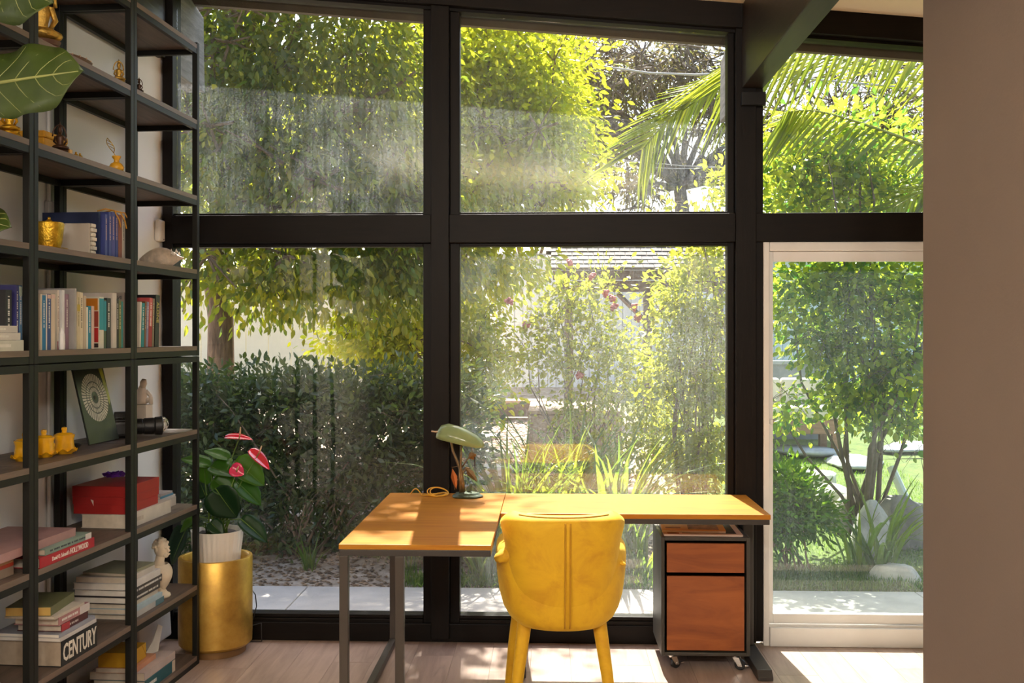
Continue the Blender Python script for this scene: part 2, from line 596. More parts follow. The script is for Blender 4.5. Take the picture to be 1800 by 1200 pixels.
pane('window_5', MS1 + e, PS0 - e, zat(1083, 0, -0.05) + e, ZT0 - 0.017, ZT0 - 0.017)
pane('window_6', 3.43, 4.39, 0.1, hb(3.43) - 0.02, hb(4.39) - 0.02)

# white sliding door
dr = bpy.data.objects.new('door_1', None)
COL.objects.link(dr)
struct(dr)
DX0, DX1 = PS1 + 0.001, 3.298
z_b = zat(1118, 1.2, -0.06)
fy0, fy1 = -0.065, 0.055
MB().box(DX0, DX0 + 0.030, fy0, fy1, 0.0, ZT0 - 0.001).build('door_frame', VINYL, dr, bevel=0.003)
MB().box(DX1 - 0.03, DX1, fy0, fy1, 0.0, ZT0 - 0.001).build('door_frame', VINYL, dr, bevel=0.003)
MB().box(DX0 + 0.031, DX1 - 0.031, fy0, fy1, ZT0 - 0.046, ZT0 - 0.001).build('door_head', VINYL, dr, bevel=0.003)
zs = zat(1102, 1.2, -0.06)
MB().box(DX0 + 0.031, DX1 - 0.031, fy0 - 0.01, fy1, 0.0, zs).build('door_sill', VINYL, dr, bevel=0.003)
MB().box(DX0 + 0.031, DX1 - 0.031, -0.052, -0.046, zs, zs + 0.012).build('door_track', VINYL, dr)
MB().box(DX0 + 0.031, DX1 - 0.031, 0.004, 0.010, zs, zs + 0.012).build('door_track', VINYL, dr)
def sash(x0, x1, y, w=0.022, bottom=0.05):
    s = bpy.data.objects.new('door_sash', None)
    COL.objects.link(s)
    s.parent = dr
    zt = ZT0 - 0.047
    MB().box(x0, x0 + w, y, y + 0.034, zs + 0.013, zt).build('stile', VINYL, s, bevel=0.003)
    MB().box(x1 - w, x1, y, y + 0.034, zs + 0.013, zt).build('stile', VINYL, s, bevel=0.003)
    MB().box(x0 + w, x1 - w, y, y + 0.034, zt - 0.052, zt).build('rail', VINYL, s, bevel=0.003)
    MB().box(x0 + w, x1 - w, y, y + 0.034, zs + 0.013, zs + 0.013 + bottom).build('rail', VINYL, s, bevel=0.003)
    MB().box(x0 + w, x1 - w, y + 0.014, y + 0.02, zs + 0.013 + bottom, zt - 0.052).build('pane', GLASSD, s)
    return s
s1 = sash(DX0 + 0.032, 2.25, -0.038)
sash(2.2, DX1 - 0.032, 0.012)
hz = zat(741, DX0, -0.05)
MB().box(DX0 + 0.036, DX0 + 0.052, -0.050, -0.0385, hz - 0.012, hz + 0.012).build('latch', VINYL, s1, bevel=0.002)

# thin white conduit and outlet on the left wall behind the shelves
for uu in (87,):
    sd_ = su(uu, 0.345)
    cn = MB().tube([S(sd_, 0.348, 0.05), S(sd_, 0.348, 3.0)], 0.008, 8)
    co = struct(cn.build('trim_3', M('conduit_white', (0.7, 0.68, 0.66), 0.5)))
    p = S(sd_, 0.346)
    for zc_ in (1.50, 2.08):
        pp = S(sd_, 0.344, zc_)
        MB().box(-0.02, 0.02, -0.008, 0.012, -0.06, 0.06).build('conduit_clip', M('clip_grey', (0.45, 0.40, 0.36), 0.5), co, loc=pp, rot=(0, 0, SROT), bevel=0.003)
# alarm sensor on the wall next to the transom
sp = at(291, 403, Y=-0.16)
t = MB().box(-0.034, 0.034, 0, 0.028, -0.055, 0.055).build('wall_sensor', M('sensor_white', (0.82, 0.76, 0.68), 0.45), bevel=0.008, seg=3)
t.location = S(su(286, 0.33), 0.331, zat(403, sp.x, sp.y))
t.rotation_euler = (0, 0, SROT)
tag(t, 'small white plastic alarm sensor on the wall beside the dark transom', 'sensor')
MB().box(0.010, 0.022, -0.001, 0.001, -0.048, -0.042).build('led', M('led_red', (0.3, 0.2, 0.2), 0.4), t)

# glowing globes added out of view behind the camera to brighten the room
def emat(name, col, st):
    m, nt, b = nodes_of(name)
    b.inputs['Base Color'].default_value = (0.8, 0.78, 0.74, 1)
    b.inputs['Emission Color'].default_value = rgb(col)
    b.inputs['Emission Strength'].default_value = st
    return m
LM = emat('fill_globe_glow', (1.0, 0.925, 0.83), FILL_GLOW)
for i, (lx, ly) in enumerate(((-1.25, -5.95), (0.0, -6.1), (0.72, -5.95))):
    lt = thing('added_fill_globe', ('added round fill light globe at the left behind the camera', 'added round fill light globe in the middle behind the camera', 'added round fill light globe at the right behind the camera')[i], 'lamp', (lx, ly, 2.76), group='added fill lights behind the camera')
    MB().ball((0, 0, 0), 0.19, 20, 12).build('shade', LM, lt, smooth=True)
    MB().tube([(0, 0, 0.18), (0, 0, cz(lx) - 2.76)], 0.004, 6).build('cord', M('cord_black', (0.02, 0.02, 0.02), 0.5), lt)
# ================================================================ FURNITURE
DTOP = wood('cherry_desk_top', (0.37, 0.125, 0.015), (0.51, 0.222, 0.022), 0.42, 2.0, 0, 10, coat=0.0, bmp=0.05, spec=0.16)
DEDGE = wood('cherry_desk_edge', (0.34, 0.085, 0.02), (0.46, 0.13, 0.03), 0.4, 2.0, 0, 10, coat=0.05, bmp=0.05, spec=0.3)
STEEL = M('grey_steel', (0.055, 0.049, 0.043), 0.42, 0.35, var=0.06)
STEELB = M('brown_steel', (0.075, 0.064, 0.054), 0.38, 0.4, var=0.06)
DZ = 0.774
# long wing that stands out from the window
d1 = thing('desk_return', 'reddish wooden desk wing on square steel legs, patterned by sun and shadow', 'desk', (-0.52, -0.71, 0))
def loc(o, x0, x1, y0, y1, z0, z1, name, mat, parent, bevel=0.002):
    c = parent.location
    return MB().box(x0 - c.x, x1 - c.x, y0 - c.y, y1 - c.y, z0 - c.z, z1 - c.z).build(name, mat, parent, bevel=bevel)
LX0, LX1, LY0, LY1 = -0.815, -0.2225, -1.372, -0.090
loc(d1, LX0, LX1, LY0, LY1, DZ - 0.020, DZ, 'tabletop', DTOP, d1, 0.002)
fz0, fz1 = DZ - 0.045, DZ - 0.0205
loc(d1, LX0 + 0.002, LX1 - 0.002, LY0 + 0.002, LY0 + 0.036, fz0, fz1, 'frame_rail', STEEL, d1)
loc(d1, LX0 + 0.002, LX1 - 0.002, LY1 - 0.036, LY1 - 0.002, fz0, fz1, 'frame_rail', STEEL, d1)
loc(d1, LX0 + 0.002, LX0 + 0.034, LY0 + 0.037, LY1 - 0.037, fz0, fz1, 'frame_rail', STEEL, d1)
loc(d1, LX1 - 0.034, LX1 - 0.002, LY0 + 0.037, LY1 - 0.037, fz0, fz1, 'frame_rail', STEEL, d1)
lx2 = xat(694, LY0)
for (xa, ya) in ((LX0 + 0.002, LY0 + 0.002), (LX0 + 0.002, LY1 - 0.036), (lx2, LY0 + 0.002)):
    loc(d1, xa, xa + 0.034, ya, ya + 0.034, 0.0, fz0 - 0.0005, 'leg', STEELB, d1)
loc(d1, LX0 + 0.002, LX0 + 0.034, LY0 + 0.037, LY1 - 0.037, 0.002, 0.036, 'floor_bar', STEELB, d1)
loc(d1, LX0 + 0.037, lx2 - 0.001, LY0 + 0.004, LY0 + 0.034, 0.002, 0.030, 'floor_bar', STEELB, d1)
# short wing along the window
d2 = thing('desk', 'sunlit wooden desk top along the window on a dark steel foot', 'desk', (0.4, -0.35, 0))
RX0, RX1, RY0, RY1 = -0.2205, 1.000, -0.668, -0.090
RX1 = xat(1355, RY0)
loc(d2, RX0, RX1, RY0, RY1, DZ - 0.022, DZ, 'tabletop', DTOP, d2, 0.002)
loc(d2, RX0 + 0.004, RX1 - 0.004, RY0 + 0.003, RY0 + 0.04, DZ - 0.046, DZ - 0.0225, 'frame_rail', STEEL, d2)
loc(d2, RX0 + 0.004, RX1 - 0.004, RY1 - 0.10, RY1 - 0.06, DZ - 0.060, DZ - 0.0225, 'frame_rail', STEEL, d2)
loc(d2, RX1 - 0.042, RX1 - 0.004, RY0 + 0.041, RY1 - 0.101, DZ - 0.046, DZ - 0.0225, 'frame_rail', STEEL, d2)
cx0 = 0.962
for xx in (cx0, -0.17):
    loc(d2, xx, xx + 0.052, -0.21, -0.125, 0.046, DZ - 0.061, 'lifting_column', STEEL, d2, 0.004)
    mbx = MB()
    yA, yB = -0.10, -0.60
    c = d2.location
    mbx.prism([(yA, 0.045), (yA, 0.002), (yB, 0.002), (yB, 0.018), (yB + 0.03, 0.045)], xx - 0.006 - c.x, xx + 0.064 - c.x, lambda q: (q[1], q[0] - c.y, q[2]))
    mbx.build('foot', STEEL, d2, bevel=0.003)

# --------------------------------------------------------------- filing cabinet
cabx0, cabx1 = 0.529, 0.944
caby0, caby1 = -0.475, -0.095
cz0, cz1 = 0.074, 0.632
cb = thing('filing_cabinet', 'dark grey filing cabinet with two reddish wooden drawer fronts under the desk', 'cabinet', ((cabx0 + cabx1) / 2, (caby0 + caby1) / 2, 0))
c = cb.location
CABM = M('cabinet_grey', (0.052, 0.047, 0.038), 0.45, 0.15, var=0.05)
bx = MB()
def lb(x0, x1, y0, y1, z0, z1):
    bx.box(x0 - c.x, x1 - c.x, y0 - c.y, y1 - c.y, z0, z1)
lb(cabx0, cabx0 + 0.016, caby0, caby1, cz0, cz1)
lb(cabx1 - 0.016, cabx1, caby0, caby1, cz0, cz1)
lb(cabx0 + 0.016, cabx1 - 0.016, caby0, caby1, cz1 - 0.016, cz1)
lb(cabx0 + 0.016, cabx1 - 0.016, caby0, caby1, cz0, cz0 + 0.016)
lb(cabx0 + 0.016, cabx1 - 0.016, caby1 - 0.01, caby1, cz0 + 0.016, cz1 - 0.016)
bx.build('cabinet_body', CABM, cb, bevel=0.002)
zd1 = zat(1010, 0.7, caby0)
DRAW = wood('drawer_veneer', (0.22, 0.055, 0.014), (0.40, 0.115, 0.026), 0.38, 2.2, 0, 5, bmp=0.05)
for (z0, z1) in ((cz0 + 0.024, zd1 - 0.009), (zd1 + 0.009, cz1 - 0.030)):
    dw = MB().box(cabx0 + 0.027 - c.x, cabx1 - 0.025 - c.x, caby0 + 0.006 - c.y, caby0 + 0.026 - c.y, z0, z1).build('drawer', DRAW, cb, bevel=0.0015)
    MB().box(cabx0 + 0.04 - c.x, cabx1 - 0.04 - c.x, caby0 + 0.0265 - c.y, caby1 - 0.02 - c.y, z0 + 0.02, z1 - 0.02).build('drawer_box', M('drawer_inside', (0.03, 0.028, 0.026), 0.6), dw)
CHROME = M('chrome', (0.75, 0.73, 0.70), 0.2, 1.0, var=0.03)
RUB = M('black_rubber', (0.015, 0.015, 0.015), 0.5)
for (xx, yy, rz) in ((cabx0 + 0.055, caby0 + 0.045, 0.5), (cabx1 - 0.06, caby0 + 0.045, -0.35), (cabx0 + 0.055, caby1 - 0.05, 1.2), (cabx1 - 0.06, caby1 - 0.05, 0.2)):
    ca = bpy.data.objects.new('caster', None)
    COL.objects.link(ca)
    ca.parent = cb
    ca.location = (xx - c.x, yy - c.y, 0)
    ca.rotation_euler = (0, 0, rz)
    m1 = MB()
    m1.box(-0.022, 0.022, -0.022, 0.022, 0.069, 0.0735)
    m1.tube([(0, 0, 0.055), (0, 0, 0.069)], 0.013, 12)
    for sx in (-1, 1):
        m1.prism([(-0.014, 0.060), (0.018, 0.060), (0.030, 0.034), (0.034, 0.018), (0.014, 0.018)], sx * 0.0125 - 0.0012, sx * 0.0125 + 0.0012)
    m1.tube([(0.022, -0.016, 0.0255), (0.022, 0.016, 0.0255)], 0.005, 8)
    m1.build('fork', CHROME, ca, bevel=0.0008)
    MB().lathe([(0.010, -0.010), (0.022, -0.010), (0.0255, -0.006), (0.0255, 0.006), (0.022, 0.010), (0.010, 0.010)], 20).build('wheel', RUB, ca, smooth=40, loc=(0.022, 0, 0.0255), rot=(PI / 2, 0, 0))
    MB().box(0.045, 0.062, -0.009, 0.009, 0.020, 0.026).build('brake_tab', CHROME, ca, bevel=0.001)
# papers on the cabinet
def sheet(name, label, cat, w, l, th, col, locn, rz, extra=None, grp=None):
    o = thing(name, label, cat, locn, rz, grp)
    MB().box(-w / 2, w / 2, -l / 2, l / 2, 0, th).build('pages', M('paper_cream', (0.78, 0.62, 0.50), 0.7, var=0.05), o)
    MB().box(-w / 2 - .001, w / 2 + .001, -l / 2 - .001, l / 2 + .001, th, th + 0.0012).build('cover', M(name + '_cover', col, 0.5, var=0.1), o)
    if extra:
        for k, (x0, x1, y0, y1, cc) in enumerate(extra):
            MB().box(x0 * w - w / 2, x1 * w - w / 2, y0 * l - l / 2, y1 * l - l / 2, th + .0012, th + .0018).build('cover_print', M('print_%s_%d' % (name, k), cc, 0.6, var=0.5, scale=25), o)
    return o
sheet('magazine', 'large cream magazine with a dark picture lying on the filing cabinet', 'magazine', 0.37, 0.33, 0.006, (0.76, 0.55, 0.42), (0.735, -0.285, cz1 + .0005), -0.03, [(0.24, 0.93, 0.10, 0.9, (0.05, 0.03, 0.02)), (0.05, 0.2, 0.05, 0.2, (0.35, 0.12, 0.05))])
sheet('orange_magazine', 'orange bordered magazine, topmost on the filing cabinet', 'magazine', 0.30, 0.24, 0.010, (0.85, 0.36, 0.02), (0.700, -0.285, cz1 + 0.0085), -0.07, [(0.42, 0.9, 0.1, 0.75, (0.38, 0.20, 0.15)), (0.06, 0.3, 0.2, 0.3, (0.5, 0.15, 0.02))])

# --------------------------------------------------------------- yellow armchair
CH = at(991, 1000, zc=3.95)
ch = thing('armchair', 'mustard yellow velvet armchair with curved back, pulled up to the desk', 'chair', (CH.x, CH.y, 0), TH)
def velvet():
    m, nt, b = nodes_of('yellow_velvet')
    vec = coords(nt)
    f = noise(nt, vec, 7.0, 5, 0.65, 0.6)
    c_ = ramp(nt, f, [(0.28, (0.56, 0.275, 0.006)), (0.5, (0.70, 0.39, 0.008)), (0.75, (0.80, 0.48, 0.012))])
    nt.links.new(c_, b.inputs['Base Color'])
    b.inputs['Roughness'].default_value = 0.75
    b.inputs['Sheen Weight'].default_value = 0.55
    b.inputs['Sheen Roughness'].default_value = 0.35
    b.inputs['Sheen Tint'].default_value = (1.0, 0.75, 0.15, 1)
    bump(nt, b, noise(nt, vec, 90.0, 3), 0.08, 0.002)
    return m
VEL = velvet()
PXM = 3.95 / F                      # metres per pixel at the chair back
zof = lambda v: H - (v - V0) * PXM
# outer shell: local y=0 is the rearmost surface, +y runs to the window
def plan(a, hw, dp):
    # a in [-1,1] runs from the left arm front round the back to the right arm front
    t = a * PI / 2 * 1.18
    n = 2.7
    cx, cy = math.sin(t), math.cos(t)
    x = hw * math.copysign(abs(cx) ** (2 / n), cx)
    y = dp * 0.5 - dp * 0.5 * math.copysign(abs(cy) ** (2 / n), cy)
    return x, y
tub_rows = [(1116, 70, .05), (1112, 86, .025), (1101, 99, .010), (1085, 108, .004), (1060, 115, 0.0), (1030, 119, 0.0), (1005, 121, 0.0), (990, 121.5, 0.0), (978, 120, 0.005), (972, 116, .012)]
NU = 41
DP = 0.56
def tub():
    outer, inner = [], []
    for j, (v, hw, yo) in enumerate(tub_rows):
        ro, ri = [], []
        for i in range(NU):
            a = -1 + 2 * i / (NU - 1)
            x, y = plan(a, hw * PXM, DP - 2 * yo)
            ro.append((x, y + yo, zof(v)))
            x2, y2 = plan(a, max(0.02, hw * PXM - 0.05), DP - 2 * yo - 0.12)
            ri.append((x2, y2 + yo + 0.06, zof(v) if j else zof(v) + 0.0))
        outer.append(ro)
        inner.append(ri)
    top = [[((a[0] + b[0]) / 2, (a[1] + b[1]) / 2, a[2] + 0.014) for a, b in zip(outer[-1], inner[-1])]]
    rows = outer + top + inner[::-1]
    mb = MB()
    n = len(rows)
    mb.add([p for r in rows for p in r], [(j * NU + i, j * NU + i + 1, (j + 1) * NU + i + 1, (j + 1) * NU + i) for j in range(n - 1) for i in range(NU - 1)])
    # close arm fronts and the underside
    mb.f.append(tuple(j * NU for j in range(n)))
    mb.f.append(tuple(j * NU + NU - 1 for j in range(n))[::-1])
    mb.f.append(tuple(range(NU)))
    return mb
tub().build('tub_shell', VEL, ch, smooth=50, weld=True)
# tall back pad
back_rows = [(1098, 74, .034), (1078, 86, .024), (1050, 95, .013), (1010, 100.5, .002), (990, 102.5, 0.0), (972, 104, .0), (955, 106.5, 0.0), (938, 111, 0.0), (925, 113.5, .0), (915, 112.5, .004), (908, 108, .012), (904, 101, .026)]
def backpad():
    rows = []
    NB = 25
    zs = []
    for (v, hw, yo) in back_rows:
        ro = []
        for i in range(NB):
            a = -1 + 2 * i / (NB - 1)
            x = hw * PXM * math.sin(a * PI / 2)
            bend = 0.16 * (1 - math.cos(a * PI / 2)) ** 1.3
            dip = (0.013 * (1 - abs(a) ** 2.0)) * max(0.0, (960 - v) / 56.0) + 0.026 * max(0.0, (abs(a) - 0.70) / 0.30) ** 2 * max(0.0, (930 - v) / 26.0)
            ro.append((x, -0.012 + yo + bend + 0.03 * (1113 - v) / 200 * -1, zof(v) - dip))
        rows.append(ro)
    inner = []
    for (v, hw, yo), ro in zip(back_rows, rows):
        r2 = []
        for i, p in enumerate(ro):
            a = -1 + 2 * i / (NB - 1)
            r2.append((p[0] * 0.86, p[1] + 0.075 - 1.6 * yo + 0.03 * (1 - abs(a)), p[2]))
        inner.append(r2)
    topr = [((a[0] + b[0]) / 2 * 0.985, (a[1] + b[1]) / 2, a[2] + 0.010) for a, b in zip(rows[-1], inner[-1])]
    allr = rows + [topr] + inner[::-1]
    mb = MB()
    n = len(allr)
    mb.add([p for r in allr for p in r], [(j * NB + i, j * NB + i + 1, (j + 1) * NB + i + 1, (j + 1) * NB + i) for j in range(n - 1) for i in range(NB - 1)])
    for j in range(len(rows)):
        k = n - 1 - j
        if j + 1 < len(rows) + 1 and k - 1 >= j + 1:
            mb.f.append((j * NB, (j + 1) * NB, (k - 1) * NB, k * NB))
            e_ = NB - 1
            mb.f.append((k * NB + e_, (k - 1) * NB + e_, (j + 1) * NB + e_, j * NB + e_))
    mb.f.append(tuple(range(NB))[::-1] + tuple(range((n - 1) * NB, n * NB)))
    return mb
backpad().build('backrest', VEL, ch, smooth=True, weld=True, sub=1)
# seams and piping
def seam(name, pts, r):
    return MB().tube(pts, r, 6).build(name, M('velvet_piping', (0.50, 0.24, 0.006), 0.8, var=0.1), ch, smooth=True)
def backy(v):
    return -0.0145 - 0.03 * (1113 - v) / 200
for dx in (-0.0, 0.020):
    seam('seam_piping', [(dx + 0.004, backy(v) + (0.008 if v > 1100 else 0), zof(v) - 0.013 * max(0, (960 - v) / 56.0)) for v in (1104, 1085, 1050, 1000, 960, 930, 912)], 0.0035)
seam('seam_piping', [(x, backy(905) + 0.010 + 0.16 * (1 - math.cos(math.asin(min(1, abs(x) / 0.24)))) ** 1.3, zof(903) + 0.003 - 0.013 * (1 - (x / 0.24) ** 2)) for x in [(-0.175 + 0.35 * k / 14) for k in range(15)]], 0.003)
# seat
st = MB()
st.box(-0.180, 0.180, 0.12, 0.50, 0.45, 0.545)
st.build('seat_cushion', VEL, ch, smooth=True, bevel=0.035, seg=4)
# legs
for (tx, ty, bx_, by) in ((-0.150, 0.145, -0.205, 0.03), (0.150, 0.145, 0.205, 0.03), (-0.170, 0.42, -0.222, 0.50), (0.170, 0.42, 0.222, 0.50)):
    MB().tube([(tx, ty, 0.43 if ty < 0.3 else 0.415), (tx + (bx_ - tx) * 0.5, ty + (by - ty) * 0.5, 0.23), (bx_, by, 0.0)], [0.029, 0.024, 0.016], 14).build('leg', VEL, ch, smooth=50)
# cushion on the seat, its ruched corners poke out between back and arms
cu = thing('cushion', 'mustard yellow cushion on the armchair with ruched corners poking past the back', 'cushion', (CH.x, CH.y, 0), TH)
def pillow(w, h, t, pinch=0.12):
    n = 17
    mb = MB()
    for sgn in (-1, 1):
        def fn(i, j):
            a, b = -1 + 2 * i / (n - 1), -1 + 2 * j / (n - 1)
            q = (1 - a * a) * (1 - b * b)
            pa = 1 - pinch * (1 - a * a) * 0 - pinch * (1 - abs(a)) * abs(b) ** 3
            pb = 1 - pinch * (1 - abs(b)) * abs(a) ** 3
            return (a * w / 2 * pb, sgn * t / 2 * max(0, q) ** 0.45, b * h / 2 * pa)
        mb.grid(fn, n, n)
    return mb
po = pillow(0.47, 0.28, 0.13, 0.2).build('cushion_cover', VEL, cu, smooth=True, weld=True)
po.location = (-0.012, 0.185, 0.675)
po.rotation_euler = (-0.25, -0.03, 0)
for (x, z, rz, sc) in ((-0.258, zof(988), 0.5, 1.25), (0.238, zof(998), 2.9, 0.42)):
    er = MB()
    n = 9
    L = 0.085 * sc
    tip = Vector((x - 0.012 * (1 if x < 0 else -1), 0.085, z - 0.008))
    inn = Vector((x + (0.060 if x < 0 else -0.05) * sc, 0.11, z + 0.018 * sc))
    pts, rad = [], []
    for k in range(9):
        f_ = k / 8
        pts.append(tip.lerp(inn, f_))
        rad.append((0.010 + 0.032 * f_ ** 0.6) * sc * (1 + 0.13 * (k % 2)))
    er.tube(pts, rad, 12, flat=0.7)
    er.build('ruched_corner', VEL, cu, smooth=60)

# --------------------------------------------------------------- desk lamp
lb_ = at(822, 872, Z=DZ)
lp = thing('desk_lamp', 'small desk lamp with green glass shade on a bronze branch stem', 'lamp', (lb_.x, lb_.y - 0.03, DZ + 0.0006))
K = (lb_.y + D) / F
def lq(u, v, y=0.0):
    return Vector(((u - 822) * K, y, (872 - v) * K))
BRZ = M('bronze_patina', (0.20, 0.14, 0.075), 0.42, 0.75, var=0.35, scale=30, bmp=0.2)
BRG = M('green_bronze', (0.10, 0.13, 0.085), 0.45, 0.6, var=0.4, scale=30, bmp=0.2)
bm_ = MB()
bm_.lathe([(0.0, 0.0), (0.074, 0.0), (0.078, 0.006), (0.070, 0.013), (0.064, 0.014), (0.058, 0.022), (0.040, 0.026), (0.0, 0.030)], 28, sx=1.0, sy=0.72, wob=lambda r, z, a: (r * (1 + 0.05 * math.sin(5 * a + 1)), z))
bm_.build('base', BRG, lp, smooth=45)
MB().tube([lq(815, 868), lq(813, 845), lq(811, 825), lq(803, 806), lq(797, 792), lq(794, 777), lq(795, 768)], [0.014, 0.012, 0.009, 0.007, 0.006, 0.006, 0.006], 10).build('stem', BRZ, lp, smooth=True)
MB().tube([lq(812, 866, -0.01), lq(809, 835, -0.008), lq(811, 800), lq(812, 778)], [0.010, 0.008, 0.006, 0.005], 8).build('stem', BRZ, lp, smooth=True)
MB().tube([lq(812, 850), lq(814, 828), lq(820, 820), lq(828, 822)], [0.006, 0.005, 0.004, 0.003], 8).build('twig', BRZ, lp, smooth=True)
MB().tube([lq(813, 820), lq(822, 806), lq(830, 799), lq(833, 794)], [0.004, 0.003, 0.003, 0.002], 6).build('twig', BRZ, lp, smooth=True)
MB().tube([lq(806, 818), lq(795, 820)], 0.002, 6).build('twig', BRZ, lp)
MB().tube([lq(812, 838, .01), lq(798, 846, .01), lq(800, 860, .01)], [0.004, 0.003, .002], 6).build('twig', BRZ, lp)
def blade(a, b, w, mat, name, fold=0.2):
    a, b = Vector(a), Vector(b)
    d = b - a
    sx = d.cross(Vector((0, 1, 0.3))).normalized() * w
    n_ = d.cross(sx).normalized() * w * fold
    mb = MB()
    mb.add([a, a + d * .4 + sx - n_, a + d * .4 - sx - n_, a + d * .4, b, a + d * .75 + sx * .6 - n_ * .5, a + d * .75 - sx * .6 - n_ * .5, a + d * .75],
           [(0, 1, 3), (0, 3, 2), (1, 5, 7, 3), (3, 7, 6, 2), (5, 4, 7), (7, 4, 6)])
    return mb.build(name, mat, lp, solid=0.0025)
blade(lq(819, 820), lq(840, 845), 0.018, BRZ, 'cast_leaf')
blade(lq(824, 803), lq(838, 797), 0.022, BRZ, 'cast_leaf')
blade(lq(796, 822), lq(803, 858), 0.016, M('copper_leaf', (0.45, 0.14, 0.04), 0.4, 0.7), 'cast_leaf')
blade(lq(822, 866), lq(830, 848), 0.014, BRG, 'cast_leaf')
# shade: a half barrel of green glass, rounded at the left end
def shade():
    m, nt, b = nodes_of('green_glass_shade')
    vec = coords(nt)
    f = noise(nt, vec, 16.0, 4, 0.6)
    nt.links.new(ramp(nt, f, [(0.3, (0.22, 0.38, 0.22)), (0.7, (0.42, 0.55, 0.30))]), b.inputs['Base Color'])
    b.inputs['Roughness'].default_value = 0.12
    tr = nt.nodes.new('ShaderNodeBsdfTranslucent')
    tr.inputs['Color'].default_value = (0.75, 0.72, 0.40, 1)
    mx = nt.nodes.new('ShaderNodeMixShader')
    mx.inputs[0].default_value = 0.45
    nt.links.new(b.outputs[0], mx.inputs[1])
    nt.links.new(tr.outputs[0], mx.inputs[2])
    nt.links.new(mx.outputs[0], nt.nodes['Material Output'].inputs['Surface'])
    return m
prof = [(768, 768, 766, 0.012), (770, 757, 768, 0.034), (777, 747, 770, 0.052), (790, 744, 773, 0.060), (806, 748, 777, 0.060), (822, 755, 781, 0.056), (838, 764, 784, 0.050), (847, 772, 784, 0.036), (851, 779, 783, 0.014)]
sm = MB()
nr = 13
def shfn(i, j):
    u, vt, vb, hw = prof[j]
    a = PI * i / (nr - 1)
    top, bot = lq(u, vt).z, lq(u, vb).z
    return (lq(u, vt).x, -math.cos(a) * hw, bot + (top - bot) * math.sin(a) ** 0.8)
sm.grid(shfn, nr, len(prof))
shd = sm.build('shade', shade(), lp, smooth=True, solid=0.004)
MB().tube([lq(774, 757, -0.02), lq(766, 757, -0.02), lq(760, 756, -0.02)], [0.006, 0.005, 0.005], 10).build('finial', M('finial_brass', (0.45, 0.33, 0.22), 0.4, 0.6), shd, smooth=40)
MB().ball(lq(778, 757, -0.036), 0.010, 10, 8).build('finial_knob', M('dark_bronze', (0.05, 0.05, 0.04), 0.35, 0.7), shd, smooth=True)
MB().tube([lq(831, 783, -.03), lq(832, 800, -.03)], 0.0012, 5).build('pull_chain', BRZ, shd)
MB().tube([lq(836, 800, -.03), lq(836, 817, -.03)], 0.003, 6).build('pull_weight', M('pull_black', (0.03, 0.02, 0.02), 0.4), shd)
# cable
cp = at(765, 868, Z=DZ + 0.004)
cord = []
for k in range(150):
    f_ = k / 149
    if f_ < 0.65:
        a = f_ / 0.65 * 2 * PI * 3.2
        r = 0.048 - 0.006 * math.sin(a * 0.37)
        cord.append((0.058 + r * math.cos(a) * 1.0 - 0.015 * f_, -0.01 + 0.03 * math.sin(a), 0.0035 + 0.018 * (1 + math.sin(a * 0.5)) * (0.5 + 0.5 * math.sin(a)) * 1.1))
    else:
        g = (f_ - 0.65) / 0.35
        x0, y0, z0 = cord[96]
        cord.append((x0 + (-0.09 - x0) * g, y0 * (1 - g) - 0.055 * math.sin(g * PI) + 0.03 * g, 0.0035 + z0 * (1 - g) * 0.5 + (0.03 * math.sin((g - 0.6) / 0.4 * PI) if g > 0.6 else 0)))
t = MB().tube(cord, 0.0032, 6).build('power_cable', M('yellow_cable', (0.75, 0.38, 0.03), 0.5), smooth=True)
t.location = (cp.x - 0.035, cp.y - 0.03, DZ + 0.0008)
tag(t, 'coiled yellow power cable on the desk beside the lamp', 'cable')
